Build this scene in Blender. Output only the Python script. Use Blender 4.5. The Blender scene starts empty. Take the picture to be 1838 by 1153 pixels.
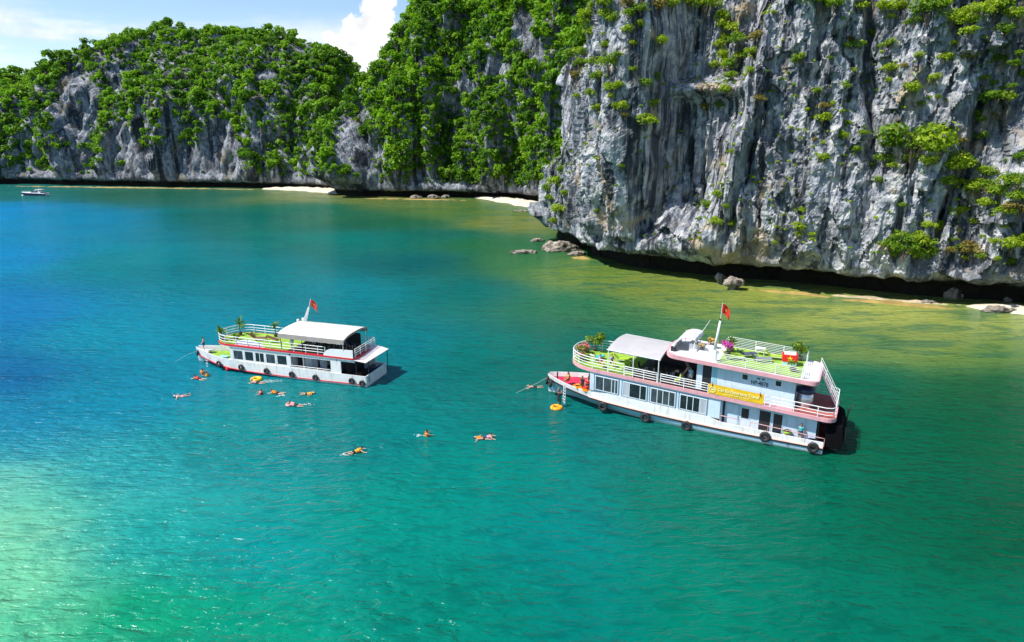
import bpy, bmesh, math, random
import numpy as np
from mathutils import Vector, Matrix
random.seed(7); RNG = np.random.default_rng(11)
SC = bpy.context.scene
COL = SC.collection
R = math.radians
# ------------------------------------------------------------------ camera, sky, sun, exposure
CAM_H = 27.0
PITCH = 15.577
FOC = 1225.0 / 1838.0            # focal length in picture widths
cam_d = bpy.data.cameras.new('camera'); cam = bpy.data.objects.new('camera', cam_d); COL.objects.link(cam)
cam_d.sensor_fit = 'HORIZONTAL'; cam_d.sensor_width = 36.0; cam_d.lens = 36.0 * FOC
cam_d.clip_start = 0.5; cam_d.clip_end = 12000.0
cam.location = (0, 0, CAM_H); cam.rotation_euler = (R(90 - PITCH), 0, 0)
SC.camera = cam
SUN_DIR = Vector((-0.55, -0.19, 0.80)).normalized()      # towards the sun
SUN_EL = math.asin(SUN_DIR.z); SUN_AZ = math.atan2(SUN_DIR.x, SUN_DIR.y)
world = bpy.data.worlds.new('World'); SC.world = world; world.use_nodes = True
wn = world.node_tree; wn.nodes.clear()
sky = wn.nodes.new('ShaderNodeTexSky'); sky.sky_type = 'NISHITA'; sky.sun_disc = False
sky.sun_elevation = SUN_EL; sky.sun_rotation = SUN_AZ; sky.air_density = 1.0; sky.dust_density = 0.05; sky.ozone_density = 3.0; sky.altitude = 30
bg = wn.nodes.new('ShaderNodeBackground'); bg.inputs['Strength'].default_value = 0.125
wo = wn.nodes.new('ShaderNodeOutputWorld')
# clouds low in the sky, all the way round, with the cumulus behind the gap between the hills
wtc = wn.nodes.new('ShaderNodeTexCoord')
def wnode(t, op=None, **kw):
    n = wn.nodes.new(t)
    if op: n.operation = op
    return n
def wl(a, b): wn.links.new(a, b)
def wmath(op, a, b=None, c=None):
    n = wnode('ShaderNodeMath', op)
    for i, v in enumerate((a, b, c)):
        if v is None: continue
        if hasattr(v, 'links'): wl(v, n.inputs[i])
        else: n.inputs[i].default_value = v
    return n.outputs[0]
def wrange(x, a, b, c=0., d=1.):
    n = wnode('ShaderNodeMapRange'); n.interpolation_type = 'SMOOTHSTEP'; wl(x, n.inputs[0])
    for i, v in enumerate((a, b, c, d)): n.inputs[i + 1].default_value = v
    return n.outputs[0]
def wnoise(scale, detail, st=(1, 1, 1), rough=.6):
    m = wnode('ShaderNodeMapping'); wl(wtc.outputs['Generated'], m.inputs[0]); m.inputs['Scale'].default_value = st
    n = wnode('ShaderNodeTexNoise'); n.inputs['Scale'].default_value = scale; n.inputs['Detail'].default_value = detail; n.inputs['Roughness'].default_value = rough; wl(m.outputs[0], n.inputs['Vector']); return n.outputs['Fac']
PUFFS = [(-.1845, .1548, .022), (-.172, .1700, .018), (-.207, .1260, .027), (-.183, .1220, .028), (-.228, .1120, .020), (-.215, .0990, .026), (-.248, .1215, .010), (-.236, .1010, .016), (-.175, .1420, .022), (-.198, .0990, .03)]
best = None
for ax, ez, rr in PUFFS:
    d_ = Vector((ax, 1.0, ez)).normalized()
    vd = wnode('ShaderNodeVectorMath', 'DISTANCE'); wl(wtc.outputs['Generated'], vd.inputs[0]); vd.inputs[1].default_value = d_
    v = wmath('MULTIPLY_ADD', vd.outputs['Value'], -1.0 / rr, 1.0)
    best = v if best is None else wmath('MAXIMUM', best, v)
edge = wnoise(70, 5); cum = wrange(wmath('MULTIPLY_ADD', edge, 1.3, wmath('ADD', best, -.65)), .0, .22)
sz = wnode('ShaderNodeSeparateXYZ'); wl(wtc.outputs['Generated'], sz.inputs[0])
band = wmath('MULTIPLY', wrange(sz.outputs[2], .155, .10), wrange(sz.outputs[2], -.05, .0))
thin = wmath('MULTIPLY', band, wrange(wnoise(3.2, 5, (1, 1, 6)), .43, .62, 0, .9))
cmask = wmath('MAXIMUM', cum, thin)
shade = wrange(wnoise(38, 4), .3, .62, .86, 1.06)
crgb = wnode('ShaderNodeCombineXYZ'); sc_ = wmath('MULTIPLY', shade, 6.4); wl(sc_, crgb.inputs[0]); wl(wmath('MULTIPLY', sc_, 1.01), crgb.inputs[1]); wl(wmath('MULTIPLY', sc_, 1.03), crgb.inputs[2])
wmx = wnode('ShaderNodeMix'); wmx.data_type = 'RGBA'; wl(cmask, wmx.inputs[0]); wl(sky.outputs[0], wmx.inputs[6]); wl(crgb.outputs[0], wmx.inputs[7])
wn.links.new(wmx.outputs[2], bg.inputs['Color']); wn.links.new(bg.outputs[0], wo.inputs['Surface'])
sun_d = bpy.data.lights.new('sun', 'SUN'); sun_d.energy = 5.0; sun_d.angle = R(0.53); sun_d.color = (1.0, 0.955, 0.88)
sun = bpy.data.objects.new('sun', sun_d); COL.objects.link(sun); sun.rotation_euler = SUN_DIR.to_track_quat('Z', 'Y').to_euler()
sun.location = (-120, -50, 180)
SC.view_settings.view_transform = 'Standard'; SC.view_settings.look = 'None'; SC.view_settings.gamma = 1.0
SC.view_settings.use_curve_mapping = False; SC.view_settings.exposure = 0.42
SC.cycles.max_bounces = 6; SC.cycles.diffuse_bounces = 2; SC.cycles.glossy_bounces = 3; SC.cycles.transparent_max_bounces = 6
SC.cycles.use_denoising = True; SC.cycles.sample_clamp_direct = 2.0; SC.cycles.sample_clamp_indirect = 3.0
SC.cycles.caustics_reflective = False; SC.cycles.caustics_refractive = False

# ------------------------------------------------------------------ helpers
def tag(o, label=None, cat=None, group=None, kind=None):
    if label: o['label'] = label
    if cat: o['category'] = cat
    if group: o['group'] = group
    if kind: o['kind'] = kind
    return o
def empty(name, loc=(0, 0, 0), rz=0.0):
    o = bpy.data.objects.new(name, None); COL.objects.link(o); o.location = loc; o.rotation_euler = (0, 0, rz)
    o.empty_display_size = 0.3
    return o
def link(name, me, mat=None, parent=None):
    o = bpy.data.objects.new(name, me); COL.objects.link(o)
    if mat is not None and len(me.materials) == 0: me.materials.append(mat)
    if parent is not None: o.parent = parent
    return o
def smooth(me):
    me.polygons.foreach_set('use_smooth', np.ones(len(me.polygons), dtype=bool))
def srgb(r, g, b):
    f = lambda c: (c / 255 / 12.92) if c / 255 <= 0.04045 else ((c / 255 + 0.055) / 1.055) ** 2.4
    return (f(r), f(g), f(b))

class MB:
    """collects shapes and links them as one mesh object"""
    def __init__(s, warp=None): s.v = []; s.f = []; s.warp = warp
    def add(s, vs, fs):
        n = len(s.v); s.v += [tuple(v) for v in vs]; s.f += [tuple(i + n for i in f) for f in fs]; return s
    def box(s, x0, x1, y0, y1, z0, z1, b=0.0):
        if b <= 0:
            return s.add([(x0, y0, z0), (x1, y0, z0), (x1, y1, z0), (x0, y1, z0), (x0, y0, z1), (x1, y0, z1), (x1, y1, z1), (x0, y1, z1)],
                  [(3, 2, 1, 0), (4, 5, 6, 7), (0, 1, 5, 4), (1, 2, 6, 5), (2, 3, 7, 6), (3, 0, 4, 7)])
        p = [(x0 + b, y0), (x1 - b, y0), (x1, y0 + b), (x1, y1 - b), (x1 - b, y1), (x0 + b, y1), (x0, y1 - b), (x0, y0 + b)]
        return s.prism(p, z0, z1)
    def prism(s, poly, z0, z1):
        """poly: ccw xy outline"""
        n = len(poly)
        vs = [(x, y, z0) for x, y in poly] + [(x, y, z1) for x, y in poly]
        fs = [tuple(reversed(range(n))), tuple(range(n, 2 * n))] + [(i, (i + 1) % n, n + (i + 1) % n, n + i) for i in range(n)]
        return s.add(vs, fs)
    def tube(s, pts, rad, n=6, close=False, cap=True):
        pts = [Vector(p) for p in pts]; m = len(pts)
        if not hasattr(rad, '__len__'): rad = [rad] * m
        vs = []; fs = []; up = Vector((0, 0, 1)); prev = None
        for i, p in enumerate(pts):
            if close: t = pts[(i + 1) % m] - pts[i - 1]
            else: t = pts[min(i + 1, m - 1)] - pts[max(i - 1, 0)]
            t = t.normalized() if t.length > 1e-9 else up
            if prev is None:
                a = t.cross(up)
                if a.length < 0.2: a = t.cross(Vector((1, 0, 0)))
            else: a = prev - t * prev.dot(t)
            a.normalize(); prev = a; b = t.cross(a)
            r = rad[i]; ra, rb = r if hasattr(r, '__len__') else (r, r)
            for k in range(n):
                q = 2 * math.pi * k / n
                vs.append(p + a * (math.cos(q) * ra) + b * (math.sin(q) * rb))
        for i in range(m if close else m - 1):
            for k in range(n):
                i2 = (i + 1) % m
                fs.append((i * n + k, i * n + (k + 1) % n, i2 * n + (k + 1) % n, i2 * n + k))
        if cap and not close:
            fs.append(tuple(reversed(range(n)))); fs.append(tuple(range((m - 1) * n, m * n)))
        return s.add(vs, fs)
    def ball(s, c, r, nu=10, nv=7, j=None):
        rx, ry, rz = r if hasattr(r, '__len__') else (r, r, r)
        vs = [(c[0], c[1], c[2] - rz)]
        for i in range(1, nv):
            a = math.pi * i / nv - math.pi / 2
            for k in range(nu):
                q = 2 * math.pi * k / nu; w = 1.0 if j is None else 1 + j * (random.random() - .5)
                vs.append((c[0] + rx * w * math.cos(a) * math.cos(q), c[1] + ry * w * math.cos(a) * math.sin(q), c[2] + rz * w * math.sin(a)))
        vs.append((c[0], c[1], c[2] + rz)); top = len(vs) - 1; fs = []
        for k in range(nu):
            fs.append((0, 1 + (k + 1) % nu, 1 + k)); fs.append((top, top - nu + k, top - nu + (k + 1) % nu))
        for i in range(nv - 2):
            for k in range(nu):
                a = 1 + i * nu; fs.append((a + k, a + (k + 1) % nu, a + nu + (k + 1) % nu, a + nu + k))
        return s.add(vs, fs)
    def loft(s, rings, close_ring=False, cap=False):
        n = len(rings[0]); vs = [p for r in rings for p in r]; fs = []
        for i in range(len(rings) - 1):
            for k in range(n if close_ring else n - 1):
                fs.append((i * n + k, i * n + (k + 1) % n, (i + 1) * n + (k + 1) % n, (i + 1) * n + k))
        if cap: fs.append(tuple(reversed(range(n)))); fs.append(tuple(range((len(rings) - 1) * n, len(rings) * n)))
        return s.add(vs, fs)
    def mesh(s, name):
        vs = s.v if s.warp is None else [s.warp(*v) for v in s.v]
        me = bpy.data.meshes.new(name); me.from_pydata(vs, [], s.f); me.update()
        bm = bmesh.new(); bm.from_mesh(me); bmesh.ops.recalc_face_normals(bm, faces=bm.faces); bm.to_mesh(me); bm.free()
        return me
    def build(s, name, mat, parent=None, sm=False):
        me = s.mesh(name)
        if sm: smooth(me)
        return link(name, me, mat, parent)

# ---- gradient noise in numpy
PERM = np.random.default_rng(5).permutation(512).astype(np.int64); PERM = np.concatenate([PERM, PERM, PERM])
GRAD = np.random.default_rng(9).normal(size=(512, 3)); GRAD /= np.linalg.norm(GRAD, axis=1)[:, None]
def gnoise(P):
    P = np.asarray(P, float); I = np.floor(P).astype(np.int64); Fr = P - I; I &= 511
    U = Fr * Fr * Fr * (Fr * (Fr * 6 - 15) + 10); out = 0
    for dx in (0, 1):
        for dy in (0, 1):
            for dz in (0, 1):
                h = PERM[PERM[PERM[(I[:, 0] + dx) & 511] + ((I[:, 1] + dy) & 511)] % 512 + ((I[:, 2] + dz) & 511)] % 512
                g = GRAD[h]; d = g[:, 0] * (Fr[:, 0] - dx) + g[:, 1] * (Fr[:, 1] - dy) + g[:, 2] * (Fr[:, 2] - dz)
                w = (U[:, 0] if dx else 1 - U[:, 0]) * (U[:, 1] if dy else 1 - U[:, 1]) * (U[:, 2] if dz else 1 - U[:, 2])
                out = out + w * d
    return out * 1.6
def fbm(P, s, oct=4, gain=.5, st=(1, 1, 1), ridged=False, billow=False):
    P = np.asarray(P, float) / s * np.array(st); a = 1; t = 0
    for i in range(oct):
        n = gnoise(P + i * 17.3)
        t = t + a * ((1 - 2 * np.abs(n)) if ridged else ((2.4 * np.abs(n) - .6) if billow else n)); P = P * 2.03; a *= gain
    return t
JIT = np.random.default_rng(21).random((512, 3)) * .9 + .05; OFFS = np.random.default_rng(22).normal(size=512); TILT = np.random.default_rng(23).normal(size=(512, 3))
def facets(P, s, st=(1, 1, 1), tilt=.5, seed=0):
    """broken-rock relief: every cell of a jittered lattice is a tilted plane of its own"""
    Q = np.asarray(P, float) / s * np.array(st) + seed * 3.7; I = np.floor(Q).astype(np.int64); best = np.full(len(Q), 9e9); val = np.zeros(len(Q))
    for dx in (-1, 0, 1):
        for dy in (-1, 0, 1):
            for dz in (-1, 0, 1):
                N = I + np.array([dx, dy, dz]); h = PERM[PERM[PERM[N[:, 0] & 511] + (N[:, 1] & 511)] % 512 + (N[:, 2] & 511)] % 512
                D = Q - (N + JIT[h]); d2 = (D * D).sum(1); m = d2 < best; best[m] = d2[m]
                val[m] = OFFS[h[m]] + tilt * (D[m] * TILT[h[m]]).sum(1)
    return val
def sstep(a, b, x):
    t = np.clip((x - a) / (b - a), 0, 1); return t * t * (3 - 2 * t)

# ---- materials
def newmat(name):
    m = bpy.data.materials.new(name); m.use_nodes = True; nt = m.node_tree
    return m, nt, nt.nodes['Principled BSDF']
def nd(nt, t, **kw):
    n = nt.nodes.new(t)
    for k, v in kw.items():
        if k in n.inputs: n.inputs[k].default_value = v
        else: setattr(n, k, v)
    return n
def mixc(nt, a, b, fac, blend='MIX'):
    m = nt.nodes.new('ShaderNodeMix'); m.data_type = 'RGBA'; m.blend_type = blend
    for sock, val in ((m.inputs[6], a), (m.inputs[7], b), (m.inputs[0], fac)):
        if hasattr(val, 'links'): nt.links.new(val, sock)
        elif hasattr(val, '__len__'): sock.default_value = (*val[:3], 1)
        else: sock.default_value = val
    return m.outputs[2]
def mapr(nt, x, a, b, c=0., d=1.):
    m = nt.nodes.new('ShaderNodeMapRange'); m.interpolation_type = 'SMOOTHSTEP'
    nt.links.new(x, m.inputs[0]); m.inputs[1].default_value = a; m.inputs[2].default_value = b; m.inputs[3].default_value = c; m.inputs[4].default_value = d
    return m.outputs[0]
def coords(nt, scale=(1, 1, 1), kind='Object', rot=(0, 0, 0)):
    tc = nt.nodes.new('ShaderNodeTexCoord'); mp = nt.nodes.new('ShaderNodeMapping')
    nt.links.new(tc.outputs[kind], mp.inputs[0]); mp.inputs['Scale'].default_value = scale; mp.inputs['Rotation'].default_value = rot
    return mp.outputs[0]
def noise(nt, vec, scale, detail=4, rough=.55, dist=0):
    n = nd(nt, 'ShaderNodeTexNoise', Scale=scale, Detail=detail, Roughness=rough, Distortion=dist)
    if vec is not None: nt.links.new(vec, n.inputs['Vector'])
    return n.outputs['Fac']
def pm(name, col, rough=.5, var=.12, scale=2.0, metallic=0., bump=0., st=(1, 1, 1), dirt=None, spec=.5):
    """painted / plain material: colour varied by noise, optional dirt colour in streaks"""
    m, nt, b = newmat(name); v = coords(nt, st)
    n = noise(nt, v, scale)
    c = mixc(nt, tuple(x * (1 - var) for x in col), tuple(min(1, x * (1 + var * .6)) for x in col), mapr(nt, n, .3, .7))
    if dirt is not None:
        n2 = noise(nt, coords(nt, (2.2, 2.2, .35)), 1.6, 5, .6)
        c = mixc(nt, c, dirt, mapr(nt, n2, .50, .74, 0, .62))
    nt.links.new(c, b.inputs['Base Color']); b.inputs['Roughness'].default_value = rough; b.inputs['Metallic'].default_value = metallic
    b.inputs['Specular IOR Level'].default_value = spec
    if bump:
        bp = nd(nt, 'ShaderNodeBump', Strength=bump, Distance=.05); nt.links.new(noise(nt, v, scale * 6), bp.inputs['Height']); nt.links.new(bp.outputs[0], b.inputs['Normal'])
    return m
# ------------------------------------------------------------------ where a ray of the camera meets the water or a surface (for placing things on it)
_c, _s = math.cos(R(PITCH)), math.sin(R(PITCH))
def ray(px, py):
    x = (px - 919) / 1225; y = (576.5 - py) / 1225
    return np.array([x, _c + y * _s, -_s + y * _c])
def at(px, py, z=0.0):
    d = ray(px, py); t = (z - CAM_H) / d[2]; return np.array([0, 0, CAM_H]) + d * t
def project(P):
    P = np.asarray(P) - np.array([0, 0, CAM_H]); zc = P[:, 1] * _c - P[:, 2] * _s; yc = P[:, 1] * _s + P[:, 2] * _c
    return 919 + 1225 * P[:, 0] / zc, 576.5 - 1225 * yc / zc, zc

# ------------------------------------------------------------------ rock materials
def rock_mat(name, light, mid, dark, tan, streak_scale=.5, tide_shade=3.2, bumpd=.35):
    m, nt, b = newmat(name); L = nt.links
    P = coords(nt); V = coords(nt, (1, 1, .16))                        # V: drawn out downwards, the way water runs
    big = noise(nt, P, .09, 4, .6); med = noise(nt, P, .55, 6, .65); fine = noise(nt, P, 2.6, 5, .7)
    VV = coords(nt, (1, 1, .055))
    st1 = noise(nt, V, streak_scale, 6, .68, .5); st2 = noise(nt, VV, streak_scale * 2.4, 5, .65, .3); st3 = noise(nt, VV, streak_scale * .55, 4, .6, .4)
    c = mixc(nt, mid, light, mapr(nt, med, .40, .62))
    c = mixc(nt, c, dark, mapr(nt, st1, .49, .60, 0, .8))
    c = mixc(nt, c, light, mapr(nt, st2, .54, .64, 0, .85))
    c = mixc(nt, c, tuple(x * .7 for x in dark), mapr(nt, st3, .51, .62, 0, .9))
    c = mixc(nt, c, tan, mapr(nt, noise(nt, P, .13, 4, .65), .56, .67, 0, .75))
    c = mixc(nt, c, dark, mapr(nt, fine, .56, .70, 0, .75))
    c = mixc(nt, c, tuple(x * .5 for x in mid), mapr(nt, big, .5, .66, 0, .55))
    sx = nd(nt, 'ShaderNodeSeparateXYZ'); L.new(P, sx.inputs[0])
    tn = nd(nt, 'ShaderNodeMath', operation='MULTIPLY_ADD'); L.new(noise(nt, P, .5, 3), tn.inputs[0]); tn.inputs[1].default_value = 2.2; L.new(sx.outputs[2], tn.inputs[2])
    c = mixc(nt, (.022, .02, .016), c, mapr(nt, tn.outputs[0], tide_shade, tide_shade + 1.3))   # dark growth, with the deep shade of the notch painted in
    L.new(c, b.inputs['Base Color']); b.inputs['Roughness'].default_value = .92; b.inputs['Specular IOR Level'].default_value = .15
    h = nd(nt, 'ShaderNodeMath', operation='ADD'); L.new(noise(nt, P, 1.1, 8, .68), h.inputs[0]); L.new(noise(nt, V, 1.7, 6, .65), h.inputs[1])
    bp = nd(nt, 'ShaderNodeBump', Strength=1.0, Distance=bumpd * 1.5); L.new(h.outputs[0], bp.inputs['Height']); L.new(bp.outputs[0], b.inputs['Normal'])
    return m
M_ROCK = rock_mat('limestone', (.62, .615, .615), (.25, .275, .33), (.030, .037, .052), (.53, .41, .26), tide_shade=4.0)
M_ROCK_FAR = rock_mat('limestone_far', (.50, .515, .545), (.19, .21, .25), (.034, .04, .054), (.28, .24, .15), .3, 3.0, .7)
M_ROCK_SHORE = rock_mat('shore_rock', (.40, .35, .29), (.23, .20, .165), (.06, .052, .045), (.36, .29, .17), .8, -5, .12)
M_SAND = pm('sand', (.62, .55, .43), .95, .15, .6, bump=.3)
M_WETSAND = pm('algae_flat', (.36, .25, .07), .8, .35, .5, bump=.4)

# ------------------------------------------------------------------ cliffs: an outline followed along the shore and raised through a profile
def catmull(pts, step):
    pts = np.array(pts, float); P = np.vstack([2 * pts[0] - pts[1], pts, 2 * pts[-1] - pts[-2]]); out = []
    for i in range(1, len(P) - 2):
        n = max(2, int(np.linalg.norm(P[i + 1] - P[i]) / step)); t = np.linspace(0, 1, n, endpoint=False)[:, None]
        a, b, c, d = P[i - 1], P[i], P[i + 1], P[i + 2]
        out.append(.5 * ((2 * b) + (c - a) * t + (2 * a - 5 * b + 4 * c - d) * t ** 2 + (3 * b - a - 3 * c + d) * t ** 3))
    out.append(pts[-1:]); return np.vstack(out)
def box_smooth(A, n):
    k = np.ones(n) / n; Ap = np.vstack([np.repeat(A[:1], n, 0), A, np.repeat(A[-1:], n, 0)])
    return np.stack([np.convolve(Ap[:, i], k, 'same')[n:-n] for i in range(A.shape[1])], 1)
def karst(name, path, step, prof, nv, height, disp, mat, smooth_n=40, drift=(0, 0)):
    """prof: (setback, height fraction or absolute) pairs; height(P2)-> top; disp(P3, outward, hfrac) -> metres outwards"""
    base = catmull(path, step); n = len(base)
    T = np.gradient(base, axis=0); T /= np.linalg.norm(T, axis=1)[:, None]
    N = np.stack([T[:, 1], -T[:, 0]], 1); N = box_smooth(N, smooth_n); N /= np.linalg.norm(N, axis=1)[:, None]
    IN = -N + np.array(drift); IN /= np.linalg.norm(IN, axis=1)[:, None]
    prof = np.array(prof, float); seg = np.r_[0, np.cumsum(np.hypot(np.diff(prof[:, 0]), np.diff(prof[:, 1])))]
    q = np.linspace(0, seg[-1], nv); sb = np.interp(q, seg, prof[:, 0]); zz = np.interp(q, seg, prof[:, 1])
    top = height(base); zmax = prof[:, 1].max()
    Z = np.where(zz[None] > 6, 6 + (zz[None] - 6) * ((top[:, None] - 6) / (zmax - 6)), zz[None])
    SB = sb[None] * np.clip(.35 + .65 * top[:, None] / zmax, .2, 1.2)
    X = base[:, None, 0] + IN[:, None, 0] * SB; Y = base[:, None, 1] + IN[:, None, 1] * SB
    P = np.stack([X, Y, np.broadcast_to(Z, X.shape)], 2).reshape(-1, 3)
    O3 = np.repeat(np.c_[N, np.full(n, .0)][:, None], nv, 1).reshape(-1, 3)
    d = disp(P, O3, (P[:, 2]) / zmax); P = P + d
    idx = np.arange(n * nv).reshape(n, nv)
    F = np.stack([idx[:-1, :-1], idx[1:, :-1], idx[1:, 1:], idx[:-1, 1:]], 2).reshape(-1, 4)
    me = bpy.data.meshes.new(name); me.vertices.add(len(P)); me.vertices.foreach_set('co', P.ravel().astype(np.float32))
    me.loops.add(F.size); me.loops.foreach_set('vertex_index', F.ravel().astype(np.int32)); me.polygons.add(len(F))
    me.polygons.foreach_set('loop_start', np.arange(0, F.size, 4, dtype=np.int32)); me.polygons.foreach_set('loop_total', np.full(len(F), 4, np.int32))
    me.update(calc_edges=True); me.validate(); smooth(me)
    o = link(name, me, mat); tag(o, kind='structure')
    nr = np.zeros(len(P) * 3, np.float32); me.vertices.foreach_get('normal', nr)
    return o, P, nr.reshape(-1, 3), (n, nv)

# the near grey cliff on the right
def disp_near(P, O, h):
    z = P[:, 2]; x = P[:, 0]
    up = sstep(4.6, 7.5, z); A = np.zeros(len(P))
    A += 2.6 * fbm(P, 24, 3, .5, (1, 1, .5))
    A += 1.5 * fbm(P, 11, 3, .5, (1, 1, .20), billow=True)            # buttresses
    rough = .45 + .55 * sstep(38, 46, x + .2 * (z - 10)) + .3 * sstep(26, 20, x)
    W = P + np.stack([fbm(P + 200, 3, 2), fbm(P + 300, 3, 2), fbm(P + 400, 3, 2)], 1) * .5
    A += 1.05 * facets(W, 10.5, (1, 1, .30), .8, 7)
    A += rough * .62 * facets(W, 4.6, (1, 1, .38), .9, 1)
    A += rough * .30 * facets(W, 1.9, (1, 1, .55), .9, 2)
    A += rough * .13 * facets(W, .85, (1, 1, .7), .9, 3)
    A += rough * .3 * fbm(P, 4.0, 3, .55, (1, 1, .45), billow=True)
    A += rough * .28 * fbm(P + 77, 3.0, 3, .5, (.5, .5, 1.6))                # ledges
    A += (.30 + .5 * sstep(22, 27, x) * (1 - sstep(38, 42, x))) * fbm(P, 2.8, 4, .55, (1, 1, .06), billow=True)                  # fluting
    # the long shaded recess between the pillar and the broad face
    e0 = 25.5 + .05 * (z - 20) + 1.5 * fbm(P, 14, 2); e1 = 37.5 + .16 * (z - 14) + 1.5 * fbm(P + 31, 12, 2)
    w = sstep(e0 - 1.6, e0 + 1.2, x) * (1 - sstep(e1 - 4.5, e1 + .8, x))
    ledge = np.exp(-((z - 34.5) / 1.6) ** 2)
    A -= w * (11.0 * sstep(4, 20, z) + 3.0 * sstep(33.5, 37, z)) * (1 - .35 * ledge)
    A += 2.4 * np.exp(-((x - 20.5) / 4.2) ** 2) * sstep(3, 8, z)
    A += 2.6 * np.exp(-((x - 46) / 7) ** 2) * sstep(3, 10, z)
    A -= 3.4 * np.exp(-((x - 71 - .3 * (z - 20)) / 3.2) ** 2) * sstep(5, 20, z)
    # clefts
    for x0, k, z0, z1, wd, dp in ((38.6, .17, 9, 34, .55, 3.4), (24.2, .02, 8, 30, .5, 2.6), (57.5, -.10, 20, 52, .6, 3.0), (66.5, .16, 9, 34, .6, 3.2), (49, .05, 34, 58, .7, 3.0), (19.4, .0, 22, 44, .45, 2.4), (32, .03, 8, 24, .5, 2.6), (76.5, .1, 6, 26, .8, 3.2), (62, -.05, 5, 18, .4, 2.0)):
        A -= dp * np.exp(-((x - x0 - k * (z - z0) - .6 * fbm(P + x0, 5, 2)) / wd) ** 2) * sstep(z0 - 2, z0 + 2, z) * (1 - sstep(z1 - 3, z1, z))
    # caves at the foot of the pillar
    A -= 4.0 * np.exp(-((x - 18.6) / 1.1) ** 2 - ((z - 10.5) / 3.6) ** 2) + 3.2 * np.exp(-((x - 17.4) / 1.2) ** 2 - ((z - 6.5) / 1.6) ** 2)
    low = (1 - up)
    D = A * (.22 + .78 * up)
    dz = 1.2 * fbm(P, 5, 3, .5) * sstep(2.6, 4.4, z) * (1 - sstep(7, 11, z))
    return O * D[:, None] + np.c_[np.zeros((len(P), 2)), dz]
NEAR_PATH = [(22, 212), (10, 192), (9.0, 176), (9.8, 166), (11.5, 160.5), (13.2, 158), (13.4, 150), (15.6, 142), (19.5, 134), (27, 128), (36, 122.5), (45, 118), (55, 112.5), (66, 106.5), (79, 100.5), (96, 92), (118, 80)]
NEAR_PROF = [(7.5, -2), (7.2, .2), (6.6, 2.2), (4.8, 3.4), (1.0, 4.0), (.1, 5.0), (0, 9), (.4, 20), (1.6, 38), (3, 50), (6, 57), (14, 62), (30, 66)]
def h_near(B): return np.interp(B[:, 0] + 0 * B[:, 1], [5, 7.6, 11.0, 13.0, 15, 30, 150], [19, 22, 24, 46, 62, 74, 80]) * np.where(B[:, 1] > 178, .9, 1)
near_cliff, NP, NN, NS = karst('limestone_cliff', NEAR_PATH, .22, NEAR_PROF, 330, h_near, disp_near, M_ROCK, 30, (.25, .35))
near_cliff.data.polygons.foreach_set('use_smooth', np.zeros(len(near_cliff.data.polygons), dtype=bool))     # broken stone keeps its edges
# the wooded hills behind
def disp_far(P, O, h):
    z = P[:, 2]; up = sstep(3.5, 9, z)
    A = 11.5 * fbm(P, 44, 3, .5, (1, 1, .5)) + 3.6 * fbm(P, 15, 3, .5, (1, 1, .24), billow=True) + 1.4 * fbm(P, 5, 3, .55, (1, 1, .13), billow=True) + .5 * facets(P, 4, (1, 1, .4), .9, 5)
    D = A * (.2 + .8 * up)
    dz = 3.0 * fbm(P + 40, 14, 3) * sstep(30, 60, z)
    return O * D[:, None] + np.c_[np.zeros((len(P), 2)), dz]
HILL_PROF = [(5, -2), (4.6, .3), (4, 2.0), (.6, 3.0), (0, 4.2), (1, 14), (4, 26), (9, 40), (17, 56), (27, 70), (40, 81), (60, 88), (95, 84), (140, 60)]
LEFT_PATH = [(-520, 430), (-400, 402), (-330, 384), (-271, 367), (-205, 351), (-141, 339.5), (-108, 333), (-92, 326), (-84, 322), (-72, 340), (-58, 372), (-40, 400)]
def h_left(B): return np.interp(B[:, 0], [-520, -330, -290, -275, -262, -252, -235, -215, -190, -160, -135, -118, -104, -92, -84, -70, -55], [54, 57, 56, 54, 57, 66, 74, 78, 79, 78, 75, 69, 62, 54, 48, 38, 30])
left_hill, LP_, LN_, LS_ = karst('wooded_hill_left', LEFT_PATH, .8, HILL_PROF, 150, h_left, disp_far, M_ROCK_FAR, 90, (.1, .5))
MID_PATH = [(-92, 362), (-90, 340), (-84, 322), (-79.5, 308), (-74, 299), (-60, 293), (-38, 288), (-16, 284.5), (0, 277), (9, 266), (20, 250), (40, 238), (70, 230)]
def h_mid(B): return np.interp(B[:, 0], [-92, -84, -79, -72, -62, -50, -40, -15, 10, 40, 70], [44, 50, 56, 66, 80, 94, 104, 122, 126, 128, 130])
mid_hill, MP_, MN_, MS_ = karst('wooded_hill_middle', MID_PATH, .6, HILL_PROF, 190, h_mid, disp_far, M_ROCK_FAR, 70, (.15, .35))

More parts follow.
